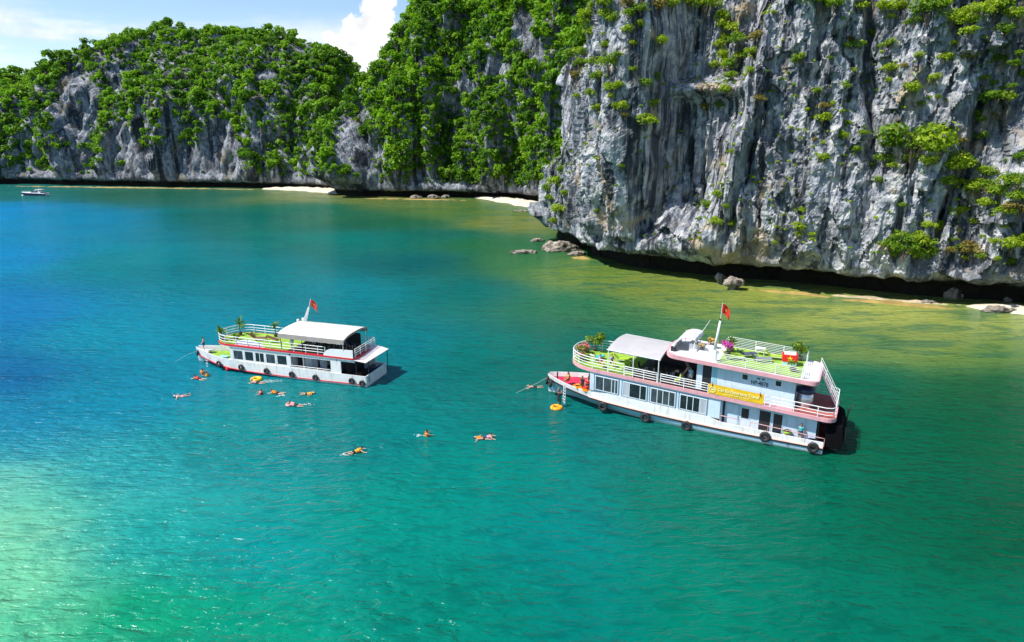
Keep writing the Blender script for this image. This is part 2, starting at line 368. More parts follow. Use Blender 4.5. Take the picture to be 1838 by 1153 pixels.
# ------------------------------------------------------------------ water
WC = [  # depth and bottom tint with the sky's reflected gradient painted in: (seen at x, y) -> colour there
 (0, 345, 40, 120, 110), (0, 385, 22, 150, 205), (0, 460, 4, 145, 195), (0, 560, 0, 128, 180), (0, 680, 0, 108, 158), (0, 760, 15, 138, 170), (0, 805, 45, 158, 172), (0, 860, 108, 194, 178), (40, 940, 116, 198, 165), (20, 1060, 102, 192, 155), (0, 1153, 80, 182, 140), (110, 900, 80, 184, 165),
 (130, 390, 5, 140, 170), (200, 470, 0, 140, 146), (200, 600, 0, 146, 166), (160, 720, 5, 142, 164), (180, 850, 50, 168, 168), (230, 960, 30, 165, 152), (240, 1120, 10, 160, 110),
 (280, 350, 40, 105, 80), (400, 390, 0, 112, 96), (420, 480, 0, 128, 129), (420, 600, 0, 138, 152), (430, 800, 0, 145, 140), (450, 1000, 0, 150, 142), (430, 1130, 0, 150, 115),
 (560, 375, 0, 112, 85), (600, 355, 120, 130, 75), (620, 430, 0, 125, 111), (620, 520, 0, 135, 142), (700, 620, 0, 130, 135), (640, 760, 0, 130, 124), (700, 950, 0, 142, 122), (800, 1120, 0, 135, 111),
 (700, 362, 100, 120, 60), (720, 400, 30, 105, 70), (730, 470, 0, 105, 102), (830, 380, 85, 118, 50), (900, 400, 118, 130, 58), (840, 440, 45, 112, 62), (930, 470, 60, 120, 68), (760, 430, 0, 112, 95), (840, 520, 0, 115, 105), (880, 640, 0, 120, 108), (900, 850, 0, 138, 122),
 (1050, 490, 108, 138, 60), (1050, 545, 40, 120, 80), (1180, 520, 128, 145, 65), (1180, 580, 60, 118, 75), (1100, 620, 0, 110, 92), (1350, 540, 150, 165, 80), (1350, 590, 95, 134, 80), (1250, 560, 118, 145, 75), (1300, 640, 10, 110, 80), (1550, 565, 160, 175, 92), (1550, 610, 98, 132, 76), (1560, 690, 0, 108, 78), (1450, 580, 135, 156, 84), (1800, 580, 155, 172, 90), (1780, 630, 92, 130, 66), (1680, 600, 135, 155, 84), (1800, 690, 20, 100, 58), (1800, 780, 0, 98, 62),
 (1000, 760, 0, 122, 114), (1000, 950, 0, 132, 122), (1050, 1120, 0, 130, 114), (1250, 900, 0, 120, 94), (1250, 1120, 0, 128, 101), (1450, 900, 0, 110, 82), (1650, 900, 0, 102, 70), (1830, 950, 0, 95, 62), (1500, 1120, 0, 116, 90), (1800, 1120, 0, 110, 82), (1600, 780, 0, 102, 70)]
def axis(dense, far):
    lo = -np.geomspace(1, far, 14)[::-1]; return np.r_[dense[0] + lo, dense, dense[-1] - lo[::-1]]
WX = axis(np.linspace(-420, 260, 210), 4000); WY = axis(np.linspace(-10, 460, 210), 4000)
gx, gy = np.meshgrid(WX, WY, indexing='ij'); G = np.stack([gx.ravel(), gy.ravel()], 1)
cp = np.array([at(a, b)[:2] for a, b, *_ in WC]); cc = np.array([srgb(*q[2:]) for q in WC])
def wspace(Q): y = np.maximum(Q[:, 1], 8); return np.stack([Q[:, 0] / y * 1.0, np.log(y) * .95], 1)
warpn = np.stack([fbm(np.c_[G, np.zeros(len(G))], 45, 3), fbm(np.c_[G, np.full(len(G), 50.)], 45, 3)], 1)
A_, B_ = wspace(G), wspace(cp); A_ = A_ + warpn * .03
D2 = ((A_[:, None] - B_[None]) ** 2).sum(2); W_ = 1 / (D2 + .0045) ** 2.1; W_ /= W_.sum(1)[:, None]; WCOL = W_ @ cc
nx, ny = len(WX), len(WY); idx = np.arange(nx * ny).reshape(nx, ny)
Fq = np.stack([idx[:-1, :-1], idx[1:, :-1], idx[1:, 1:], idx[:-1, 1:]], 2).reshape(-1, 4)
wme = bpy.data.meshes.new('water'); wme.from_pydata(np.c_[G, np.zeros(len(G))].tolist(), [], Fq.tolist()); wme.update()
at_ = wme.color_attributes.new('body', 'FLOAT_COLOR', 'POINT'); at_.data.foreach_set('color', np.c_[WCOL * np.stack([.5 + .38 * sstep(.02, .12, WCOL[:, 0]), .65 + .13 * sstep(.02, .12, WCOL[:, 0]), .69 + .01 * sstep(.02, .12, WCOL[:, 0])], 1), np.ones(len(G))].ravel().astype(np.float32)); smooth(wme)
M_WATER, nt, b = newmat('sea_water'); L = nt.links
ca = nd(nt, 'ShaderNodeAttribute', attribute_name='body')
weed = noise(nt, coords(nt, (.075, .24, 1), rot=(0, 0, R(12))), 1.0, 6, .66, .8)                       # patches of weed and coral on the shallow shelf
sep = nd(nt, 'ShaderNodeSeparateColor'); L.new(ca.outputs['Color'], sep.inputs[0])
shal = mapr(nt, sep.outputs[0], .008, .09)
wm_ = nd(nt, 'ShaderNodeMath', operation='MULTIPLY'); L.new(mapr(nt, weed, .49, .60, 0, .55), wm_.inputs[0])
gb = nd(nt, 'ShaderNodeMath', operation='MULTIPLY_ADD'); L.new(sep.outputs[2], gb.inputs[0]); gb.inputs[1].default_value = -.6; L.new(sep.outputs[0], gb.inputs[2])
shf = nd(nt, 'ShaderNodeMath', operation='MULTIPLY'); L.new(shal, shf.inputs[0]); L.new(mapr(nt, gb.outputs[0], .005, .04), shf.inputs[1]); L.new(shf.outputs[0], wm_.inputs[1])
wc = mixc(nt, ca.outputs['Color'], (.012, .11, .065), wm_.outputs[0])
patch = noise(nt, coords(nt, (.03, .05, 1)), 1.0, 3, .5)
wc = mixc(nt, wc, mixc(nt, wc, (.7, .82, .84), 1.0, 'MULTIPLY'), mapr(nt, patch, .42, .62, 0, .55))
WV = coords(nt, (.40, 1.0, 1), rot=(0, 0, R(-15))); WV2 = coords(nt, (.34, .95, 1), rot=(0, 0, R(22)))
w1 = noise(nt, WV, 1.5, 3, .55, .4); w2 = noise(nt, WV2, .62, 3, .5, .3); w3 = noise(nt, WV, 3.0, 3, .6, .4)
def crest(x):
    n = nd(nt, 'ShaderNodeMath', operation='SUBTRACT'); L.new(x, n.inputs[0]); n.inputs[1].default_value = .5
    n2 = nd(nt, 'ShaderNodeMath', operation='ABSOLUTE'); L.new(n.outputs[0], n2.inputs[0]); n3 = nd(nt, 'ShaderNodeMath', operation='MULTIPLY'); L.new(n2.outputs[0], n3.inputs[0]); n3.inputs[1].default_value = -1.6
    return n3.outputs[0]
def madd(x, k, y):
    n = nd(nt, 'ShaderNodeMath', operation='MULTIPLY_ADD'); L.new(x, n.inputs[0]); n.inputs[1].default_value = k; L.new(y, n.inputs[2]); return n.outputs[0]
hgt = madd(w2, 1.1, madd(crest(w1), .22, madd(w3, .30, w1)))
wc = mixc(nt, wc, mixc(nt, wc, (.35, .60, .66), 1.0, 'MULTIPLY'), mapr(nt, madd(w2, .6, w1), .80, .98, 0, .5))       # light and dark of the ripples painted into the water colour
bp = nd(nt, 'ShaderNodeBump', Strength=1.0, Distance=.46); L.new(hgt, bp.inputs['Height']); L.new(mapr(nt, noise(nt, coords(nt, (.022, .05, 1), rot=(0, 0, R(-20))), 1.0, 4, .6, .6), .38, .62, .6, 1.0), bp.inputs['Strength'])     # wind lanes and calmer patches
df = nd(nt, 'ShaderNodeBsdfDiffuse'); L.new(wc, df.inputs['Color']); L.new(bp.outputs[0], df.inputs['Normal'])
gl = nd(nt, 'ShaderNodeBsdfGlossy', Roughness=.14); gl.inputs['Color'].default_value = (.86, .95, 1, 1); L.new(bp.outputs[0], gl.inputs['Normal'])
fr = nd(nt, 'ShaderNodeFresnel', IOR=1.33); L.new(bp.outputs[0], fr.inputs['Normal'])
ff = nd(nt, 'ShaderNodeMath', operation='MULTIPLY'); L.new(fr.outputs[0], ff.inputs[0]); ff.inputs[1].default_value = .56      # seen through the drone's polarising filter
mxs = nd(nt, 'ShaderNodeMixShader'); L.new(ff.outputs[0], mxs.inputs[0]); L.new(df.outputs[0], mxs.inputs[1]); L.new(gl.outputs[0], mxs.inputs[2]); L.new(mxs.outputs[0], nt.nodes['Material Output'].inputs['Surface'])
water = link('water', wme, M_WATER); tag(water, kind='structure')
sb_ = MB(); sb_.add([(-5000, -5000, -9), (5000, -5000, -9), (5000, 5000, -9), (-5000, 5000, -9)], [(0, 1, 2, 3)]); tag(sb_.build('seabed', M_SAND), kind='structure')

# ------------------------------------------------------------------ beaches and tidal flats: low mounds that rise out of the water
def mound(name, pts, wid, h, mat, seed):
    P = catmull(pts, 1.2); T = np.gradient(P, axis=0); T /= np.linalg.norm(T, axis=1)[:, None]; N = np.stack([T[:, 1], -T[:, 0]], 1); n = len(P)
    u = np.linspace(0, 1, n); m = 15; rows = []
    for j in range(m):
        w = -1 + 2 * j / (m - 1)
        env = np.sin(np.pi * np.clip(u, .0, 1)) ** .4
        Q = P + N * (w * wid * env * (1 + .35 * fbm(np.c_[P, np.full(n, seed + j * .05)], 9, 2)))[:, None]
        z = h * (1 - w * w) * env * (1 + (.4 if h > .5 else 1.0) * fbm(np.c_[Q, np.full(n, seed * 3.)], 3.2, 3)) - .12
        rows.append(np.c_[Q, z])
    b_ = MB(); b_.loft([[tuple(p) for p in r] for r in rows]); o = b_.build(name, mat, sm=True); tag(o, kind='structure'); return o
mound('beach', [at(470, 339)[:2], at(540, 343)[:2] + [0, 6], at(600, 347)[:2] + [0, 5], at(650, 353)[:2] + [0, 4]], 6.5, 1.4, M_SAND, 1)
mound('beach', [at(850, 356)[:2] + [0, 4], at(900, 361)[:2] + [0, 4], at(945, 366)[:2], at(975, 378)[:2] + [4, 2]], 6, 1.3, M_SAND, 2)
mound('beach', [at(1735, 552)[:2] + [0, 1], at(1790, 555)[:2], at(1838, 558)[:2], at(1910, 566)[:2], at(2000, 575)[:2]], 3.0, .9, M_SAND, 3)
mound('beach', [at(1490, 532)[:2] + [0, .8], at(1560, 537)[:2] + [0, .8], at(1650, 545)[:2] + [0, .8], at(1745, 551)[:2] + [0, .8]], 1.0, .40, pm('damp_sand', (.46, .37, .23), .9, .3, .8, bump=.3), 9)
mound('tidal_flat', [at(1330, 517)[:2], at(1390, 523)[:2], at(1450, 529)[:2], at(1500, 536)[:2]], 1.6, .32, M_WETSAND, 4)
mound('tidal_flat', [at(1500, 538)[:2], at(1580, 542)[:2], at(1650, 549)[:2], at(1700, 553)[:2], at(1775, 560)[:2]], 1.7, .33, M_WETSAND, 5)
mound('tidal_flat', [at(1020, 462)[:2], at(1045, 464)[:2], at(1062, 466)[:2]], 1.6, .35, M_WETSAND, 6)
mound('tidal_flat', [at(0, 334)[:2], at(150, 336)[:2], at(300, 338)[:2], at(480, 341)[:2]], 3.5, .28, M_WETSAND, 7)
mound('tidal_flat', [at(650, 356)[:2], at(750, 358)[:2], at(850, 360)[:2]], 3.0, .28, M_WETSAND, 8)
# ------------------------------------------------------------------ vegetation
def leaf_mat(name, a, b_, c_, s1=.22, s2=1.2, trans=.28):
    m, nt, b = newmat(name); L = nt.links
    g = nd(nt, 'ShaderNodeNewGeometry'); n1 = noise(nt, g.outputs['Position'], s1, 2, .5); n2 = noise(nt, g.outputs['Position'], s2, 3, .6)
    c = mixc(nt, a, b_, mapr(nt, n1, .41, .59)); c = mixc(nt, c, c_, mapr(nt, n2, .5, .74, 0, .8))
    L.new(c, b.inputs['Base Color']); b.inputs['Roughness'].default_value = .55; b.inputs['Specular IOR Level'].default_value = .25
    t = nd(nt, 'ShaderNodeBsdfTranslucent'); L.new(mixc(nt, c, (1.0, 1.15, .35), 1.0, 'MULTIPLY'), t.inputs['Color'])
    mx = nd(nt, 'ShaderNodeMixShader'); mx.inputs[0].default_value = trans
    L.new(b.outputs[0], mx.inputs[1]); L.new(t.outputs[0], mx.inputs[2]); L.new(mx.outputs[0], nt.nodes['Material Output'].inputs['Surface'])
    return m
M_LEAF = leaf_mat('forest_leaves', (.07, .19, .016), (.21, .40, .02), (.44, .57, .035), .14, .5, .45)
M_LEAF_CLIFF = leaf_mat('cliff_shrub_leaves', (.13, .25, .016), (.30, .42, .02), (.48, .52, .035), .12, .9, .42)
M_LEAF_DRY = leaf_mat('dry_shrub_leaves', (.17, .15, .03), (.28, .23, .05), (.33, .22, .06), .3, 1.2)
M_BARK = pm('bark', (.13, .10, .075), .9, .3, 3, bump=.3)
def crown_arrays(seed, nleaf, ls, lobes, flat=.75, spread=.6):
    r = np.random.default_rng(seed); C = []
    for i in range(lobes):
        a = r.uniform(0, 2 * math.pi); q = math.sqrt(r.uniform(0, 1)) * spread
        C.append((q * math.cos(a), q * math.sin(a), r.uniform(-.25, .42) * flat + .12 * (1 - q), r.uniform(.30, .50)))
    C = np.array(C); per = C[:, 3] ** 2; per = per / per.sum()
    k = r.choice(lobes, nleaf, p=per); d = r.normal(size=(nleaf, 3)); d[:, 2] = d[:, 2] * .8 + .35; d /= np.linalg.norm(d, axis=1)[:, None]
    pos = C[k, :3] + d * (C[k, 3] * r.uniform(.72, 1.06, nleaf))[:, None] * np.array([1, 1, flat])
    nrm = d + r.normal(size=(nleaf, 3)) * .42 + np.array([0, 0, .25]); nrm /= np.linalg.norm(nrm, axis=1)[:, None]
    t = np.cross(nrm, r.normal(size=(nleaf, 3))); t /= np.linalg.norm(t, axis=1)[:, None]; u = np.cross(nrm, t)
    s = ls * r.uniform(.6, 1.3, nleaf)[:, None]
    V = np.stack([pos - t * s, pos + u * s * .62, pos + t * s, pos - u * s * .62], 1)      # leaf-shaped rhombs
    V[:, 2] -= nrm * s * .25; V[:, 0] -= nrm * s * .25
    return V.reshape(-1, 3)
def quads_mesh(name, V, mat):
    n = len(V) // 4; me = bpy.data.meshes.new(name); me.vertices.add(len(V)); me.vertices.foreach_set('co', V.astype(np.float32).ravel())
    me.loops.add(len(V)); me.loops.foreach_set('vertex_index', np.arange(len(V), dtype=np.int32)); me.polygons.add(n)
    me.polygons.foreach_set('loop_start', np.arange(0, 4 * n, 4, dtype=np.int32)); me.polygons.foreach_set('loop_total', np.full(n, 4, np.int32))
    me.update(calc_edges=True); me.materials.append(mat); return me
def trunk_mesh(seed):
    r = random.Random(seed); b = MB()
    b.tube([(0, 0, -.25), (.04, .02, .25), (.0, .05, .55), (.05, .03, .95)], [.085, .065, .05, .02], 6)
    for i in range(4):
        a = r.uniform(0, 6.28); z = r.uniform(.3, .6); q = r.uniform(.3, .5)
        b.tube([(.02, .03, z), (q * .5 * math.cos(a), q * .5 * math.sin(a), z + .22), (q * math.cos(a), q * math.sin(a), z + .38)], [.04, .028, .012], 5)
    return b.mesh('trunk')
FV = [crown_arrays(20 + i, 118, .22, 12 + i % 3, .95) for i in range(7)]
for v in FV: v[:, 2] += .62
F_CROWN = [quads_mesh('crown', v, M_LEAF) for v in FV]; F_TRUNK = [trunk_mesh(i) for i in range(3)]
for t in F_TRUNK: t.materials.append(M_BARK)
def scatter(P, N, ok, rmin, seed, nmax):
    r = np.random.default_rng(seed); c = np.flatnonzero(ok); c = r.permutation(c)[:60000]; grid = {}; keep = []
    for i in c:
        p = P[i]; k = (int(p[0] // rmin), int(p[1] // rmin), int(p[2] // rmin)); good = True
        for dx in (-1, 0, 1):
            for dy in (-1, 0, 1):
                for dz in (-1, 0, 1):
                    for j in grid.get((k[0] + dx, k[1] + dy, k[2] + dz), ()):
                        if ((P[j] - p) ** 2).sum() < rmin * rmin: good = False; break
                    if not good: break
                if not good: break
            if not good: break
        if good: grid.setdefault(k, []).append(i); keep.append(i)
        if len(keep) >= nmax: break
    return np.array(keep)
def hill_mask(P, N, bare, xlim, zlow=7.0):
    px, py, zc = project(P); v = np.array([0, 0, CAM_H]) - P; v /= np.linalg.norm(v, axis=1)[:, None]; f = (v * N).sum(1)
    nz = fbm(P, 16, 3); ok = (f > -.25) & (P[:, 2] > zlow + 3 * nz) & (px > xlim[0]) & (px < xlim[1]) & (py > -60) & (N[:, 2] > -.25)
    ok &= (N[:, 2] > -.25 + .3 * nz) | (nz > -.12)
    wob = 1 + .45 * fbm(P + 9, 6, 2)
    for cx, cy, rx, ry in bare: ok &= ((px - cx) / rx) ** 2 + ((py - cy) / ry) ** 2 > wob
    return ok, f
BARE_LEFT = [(135, 195, 42, 72), (208, 135, 16, 34), (340, 298, 95, 36), (395, 265, 34, 50), (300, 230, 14, 40), (215, 265, 30, 45), (465, 262, 14, 30), (250, 285, 60, 16), (255, 210, 14, 40), (470, 145, 18, 16), (130, 285, 45, 18), (575, 290, 30, 18)]
BARE_MID = [(625, 270, 30, 60), (665, 285, 34, 48), (648, 215, 12, 30), (760, 110, 12, 16), (940, 60, 20, 40), (960, 100, 16, 30), (890, 125, 26, 20), (835, 160, 24, 18), (745, 75, 16, 10), (780, 310, 40, 8)]
trees = []      # (point, normal, radius, hill)
for P, N, bare, xl, seed, rm, hill in ((LP_, LN_, BARE_LEFT, (-190, 700), 3, 2.15, 0), (MP_, MN_, BARE_MID, (560, 1075), 4, 2.05, 1)):
    ok, f = hill_mask(P, N, bare, xl)
    for i in scatter(P, N, ok, rm, seed, 3300 if hill == 0 else 2500): trees.append((P[i], N[i], float(RNG.choice([1.3, 1.6, 1.9, 2.2, 2.5, 3.0, 3.7]) * RNG.uniform(.85, 1.15)) * (1.0 if hill == 0 else .92), hill))
def show(t):
    p, n, r, h = t; px, py, zc = project(p[None]); vis = 1.0 if (-20 < px[0] < 1858 and py[0] > 0) else .2
    if h == 1 and px[0] > 1000: vis *= .3
    v = np.array([0, 0, CAM_H]) - p; v /= np.linalg.norm(v)
    return -(r / zc[0]) * vis * (.5 + max(0, float((v * n).sum())))
trees.sort(key=show)
NTREE = 300; rest = {0: [], 1: []}
TREE_LABEL = ('leafy green tree in the forest on the wide wooded hill at the left', 'leafy green tree on the steep wooded hill between the left hill and grey cliff')
TREE_GROUP = ('forest trees on the left hill', 'forest trees on the middle hill')
def tree_label(p, h):
    x, y, _ = (float(v[0]) for v in project(p[None]))
    if h == 0:
        if x < 110: return 'green tree on the low shoulder at the far left end of the left hill'
        if y < 95: return 'green tree on the crest of the left hill against the sky'
        if x > 520: return 'green tree on the right end of the left hill, above the far beach'
        if x > 400: return 'green tree on the sunlit slope right of the bare rock of the left hill'
        if y > 240: return 'green tree low on the left hill, just above the streaked rock band'
        return 'green tree among the rock ribs in the middle of the left hill'
    if x < 700: return 'green tree on the left ridge of the middle hill, beside the gap of sky' if y < 190 else 'green tree over the pale rock face at the left foot of the middle hill'
    if x > 930: return 'green tree on the middle hill close to the edge of the grey cliff'
    if y < 110: return 'green tree near the top of the middle hill, at the edge of the picture'
    return 'green tree on the lower slope of the middle hill, above the small beach' if y > 230 else 'green tree halfway up the shaded middle of the middle hill'
for k, (p, n, r, h) in enumerate(trees):
    base = p + n * .15 * r
    if k < NTREE:
        e = empty('forest_tree', base, RNG.uniform(0, 6.28)); s = r * RNG.uniform(.9, 1.1); e.scale = (r, r, s)
        tag(e, tree_label(p, h), 'tree', TREE_GROUP[h])
        link('trunk', F_TRUNK[k % 3], None, e); link('crown', F_CROWN[k % 7], None, e)
    else:
        a = RNG.uniform(0, 6.28); ca_, sa_ = math.cos(a), math.sin(a); V = FV[k % 7]
        Q = np.stack([V[:, 0] * ca_ - V[:, 1] * sa_, V[:, 0] * sa_ + V[:, 1] * ca_, V[:, 2]], 1) * r + base
        rest[h].append(Q)
for h, lab in ((0, 'unbroken green forest canopy covering the wide left hill'), (1, 'unbroken green forest canopy covering the steep middle hill')):
    o = link('forest', quads_mesh('forest', np.vstack(rest[h]), M_LEAF)); tag(o, lab, 'forest', kind='stuff')
UV = [crown_arrays(60 + i, 38, .36, 5, .7) for i in range(4)]; und = []
for P, N, bare, xl, seed in ((LP_, LN_, BARE_LEFT, (-120, 700), 13), (MP_, MN_, BARE_MID, (560, 1075), 14)):
    px, py, zc = project(P); v = np.array([0, 0, CAM_H]) - P; v /= np.linalg.norm(v, axis=1)[:, None]
    ok = ((v * N).sum(1) > -.1) & (P[:, 2] > 5.5) & (px > xl[0]) & (px < xl[1]) & (py > -30) & (fbm(P, 9, 3) > -.3) & (N[:, 2] > -.1)
    for cx, cy, rx, ry in bare: ok &= (((px - cx) / rx) ** 2 + ((py - cy) / ry) ** 2 > .9) | (RNG.random(len(P)) < .05)
    for i in scatter(P, N, ok, 1.8, seed, 2000):
        a = RNG.uniform(0, 6.28); ca_, sa_ = math.cos(a), math.sin(a); V = UV[i % 4]; r = RNG.uniform(.7, 1.7)
        und.append(np.stack([V[:, 0] * ca_ - V[:, 1] * sa_, V[:, 0] * sa_ + V[:, 1] * ca_, V[:, 2]], 1) * r + P[i] + N[i] * .4 * r)
tag(link('undergrowth', quads_mesh('undergrowth', np.vstack(und), M_LEAF)), 'low green scrub between the trees on both hills', 'scrub', kind='stuff')

# shrubs on the near cliff, each rooted on the rock
SHRUBS = [(1046,13,8),(1033,39,7),(1025,78,9),(1010,100,14),(1048,96,14),(1067,112,11),(1095,117,20),(1085,86,9),(1102,40,12),(1184,17,14),(1179,81,15),(1137,81,9),(1127,57,12),(1145,47,9),(1140,128,8),(1155,151,11),(1179,138,7),(1111,156,11),(1173,189,12),(1159,216,17),(1113,193,13),(1095,177,7),(1072,198,10),(1035,172,7),(1266,193,10),(1290,190,9),(1121,208,8),(1233,8,18),(1267,16,22),(1296,47,12),(1298,70,10),(1324,78,14),(1303,104,14),(1311,122,16),(1283,122,10),(1303,161,12),(1361,70,13),(1361,180,9),(1348,96,10),(1387,26,6),(1387,164,5),(1314,273,8),(1080,8,18),(1124,8,12),
(1007,305,8),(1000,332,14),(985,340,10),(1007,378,14),(1070,380,6),(1113,300,6),(1265,370,11),(1290,355,12),(1285,402,12),(1318,402,9),(1300,372,8),(1255,430,5),
(1466,8,25),(1588,21,17),(1598,34,7),(1536,81,16),(1526,70,8),(1583,86,8),(1601,78,9),(1666,23,28),(1690,13,18),(1705,39,20),(1757,26,22),(1778,16,22),(1736,39,16),(1736,62,14),(1718,78,10),(1692,104,12),(1440,107,14),(1489,105,6),(1532,126,7),(1601,128,14),(1596,146,7),(1625,120,7),(1674,141,11),(1765,141,9),(1781,150,9),(1815,159,9),(1783,180,20),(1809,176,12),(1632,164,14),(1651,186,7),(1665,177,5),(1681,177,6),(1697,182,5),(1752,206,11),(1760,216,9),(1517,154,7),(1466,167,9),(1453,198,6),(1476,195,10),(1474,213,15),(1494,186,6),(1511,203,5),(1514,221,7),(1419,234,5),(1432,235,4),(1458,250,6),(1510,246,10),(1550,239,9),(1653,260,45),(1687,271,24),(1622,268,24),(1588,284,18),(1562,297,8),(1718,289,18),(1760,248,11),(1729,255,9),(1479,284,9),(1536,268,9),(1833,284,12),(1804,289,4),(1583,260,7),(1827,99,8),(1822,117,12),(1833,133,9),
(1575,322,9),(1716,298,20),(1701,328,14),(1719,328,10),(1755,340,22),(1793,348,20),(1822,328,22),(1831,354,20),(1822,378,20),(1722,381,14),(1597,379,4),(1622,369,7),(1439,379,7),(1433,407,12),(1434,422,8),(1458,424,8),(1389,437,6),(1592,440,16),(1631,431,22),(1625,449,20),(1660,440,18),(1645,463,16),(1687,416,18),(1669,407,12),(1704,434,6),(1746,449,16),(1731,466,8),(1725,449,7),(1787,463,7),(1819,440,16),(1831,431,16),(1480,283,7),(1787,437,9)]
SV = [crown_arrays(90 + i, 420, .105, 9 + i % 4, .72, .62) for i in range(6)]; SV += [crown_arrays(110 + i, 900, .075, 15, .62, .72) for i in range(2)]
for v in SV: v[:, 2] += .3
S_CROWN = [[quads_mesh('foliage', v, m) for v in SV] for m in (M_LEAF_CLIFF, M_LEAF_DRY)]
def stem_mesh(seed):
    r = random.Random(seed); b = MB()
    for i in range(5):
        a = r.uniform(0, 6.28); q = r.uniform(.15, .5); b.tube([(0, 0, -.45), (q * .4 * math.cos(a), q * .4 * math.sin(a), 0), (q * math.cos(a), q * math.sin(a), .45)], [.05, .032, .012], 5)
    me = b.mesh('stem'); me.materials.append(M_BARK); return me
S_STEM = [stem_mesh(i) for i in range(3)]
npx, npy, nzc = project(NP); vv = np.array([0, 0, CAM_H]) - NP; vv /= np.linalg.norm(vv, axis=1)[:, None]; front = (vv * NN).sum(1) > 0
SH_LABEL = {(1653,260): 'largest rounded shrub bulging from the upper right of the grey cliff', (1361,70): 'orange-brown dry shrub high on the cliff beside the dark recess', (1266,193): 'round yellow shrub on the ledge above the blue shaded recess', (1159,216): 'bright green shrub hanging at the left end of the recess ledge',
            (1000,332): 'green shrub on the short dark pillar beside the small beach', (1440,107): 'flat green shrub in the streaked blue shade high on the cliff'}
def put_shrub(px, py, rp, k):
    d2 = (npx - px) ** 2 + (npy - py) ** 2 + np.where(front, 0, 1e6)
    near = np.flatnonzero(d2 < max(d2.min() * 1.5, 9)); i = near[np.argmin(nzc[near])]
    r = rp * nzc[i] / 1225 * 1.38
    e = empty('cliff_shrub', NP[i] + NN[i] * .25 * r - np.array([0, 0, .2 * r]), RNG.uniform(0, 6.28)); e.scale = (r, r, r * RNG.uniform(.85, 1.1))
    dry = 1 if (px, py) in ((1361, 70), (1266, 193), (1361, 180), (1458, 250)) or k % 17 == 9 else 0
    size = 'tiny' if rp < 7 else 'small' if rp < 11 else 'broad' if rp < 17 else 'large'
    if px < 1045 and py > 250: where = 'on the short pillar beside the small beach'
    elif px < 1190: where = 'on the left shoulder of the grey cliff near the top' if py < 110 else 'on the left shoulder of the grey cliff, lower down'
    elif px < 1350: where = 'in the dark cleft above the shaded recess' if py < 200 else 'at the foot of the shaded recess'
    elif px < 1560: where = 'on the upper middle of the grey cliff' if py < 180 else 'on the broad middle of the grey cliff' if py < 330 else 'low on the middle of the grey cliff, near the notch'
    elif px < 1715: where = 'near the top right of the grey cliff' if py < 130 else 'around the big shrub mass on the cliff' if py < 335 else 'on the low leafy ledge of the cliff'
    else: where = 'at the far upper right of the grey cliff' if py < 130 else 'at the far right of the cliff, halfway up' if py < 270 else 'along the green ledge at the far right of the cliff' if py < 410 else 'at the far right of the cliff, just above the notch'
    zone = ('dry yellow-brown ' if dry else size + ' green ') + 'shrub ' + where
    lab = SH_LABEL.get((px, py)); tag(e, lab or zone, 'shrub', 'shrubs on the grey cliff')
    link('stem', S_STEM[k % 3], None, e); link('foliage', S_CROWN[dry][6 + k % 2 if rp > 19 else k % 6], None, e)
SHRUBS += [(1022,60,12),(1040,120,12),(1060,60,13),(1075,140,14),(1095,160,12),(1058,30,14),(1090,30,13),(1130,30,12),(1110,100,10),(1030,140,9),(1060,170,9),(1150,20,13),(1200,10,14),(1300,30,16),(1318,55,14),(1290,85,12),(1330,105,12),(1345,130,10),(1310,142,12),(1500,12,16),(1540,15,14),(1620,15,14),(1640,40,12),(1800,60,16),(1820,30,18),(1790,110,12),(1740,95,12),(1650,100,9),(1560,60,9),(1735,300,16),(1770,310,14),(1800,380,16),(1775,365,14),(1745,400,10),(1700,300,14),(1665,292,14),(1640,290,12),(1605,300,9),(990,360,9),(1012,350,10),(995,400,8),(1610,460,10),(1675,455,12),(1700,450,9),(1765,460,10),(1810,470,9)]
for k, s in enumerate(SHRUBS): put_shrub(*s, k)
# grass and small tufts in the cracks of the near cliff
ok = front & (NP[:, 2] > 7) & (npx > 960) & (npx < 1860) & (npy > -10) & (NN[:, 2] > .25) & (fbm(NP, 8, 3) > .02)
tv = [crown_arrays(140 + i, 26, .34, 3, .6) for i in range(4)]; tuft = []
for i in scatter(NP, NN, ok, .9, 31, 800):
    a = RNG.uniform(0, 6.28); ca_, sa_ = math.cos(a), math.sin(a); V = tv[i % 4]; r = RNG.uniform(.2, .75)
    tuft.append(np.stack([V[:, 0] * ca_ - V[:, 1] * sa_, V[:, 0] * sa_ + V[:, 1] * ca_, V[:, 2]], 1) * r + NP[i] + NN[i] * .2 * r)
if tuft: tag(link('rock_tufts', quads_mesh('rock_tufts', np.vstack(tuft), M_LEAF_CLIFF)), 'small grass tufts in the cracks of the grey cliff', 'grass', kind='stuff')

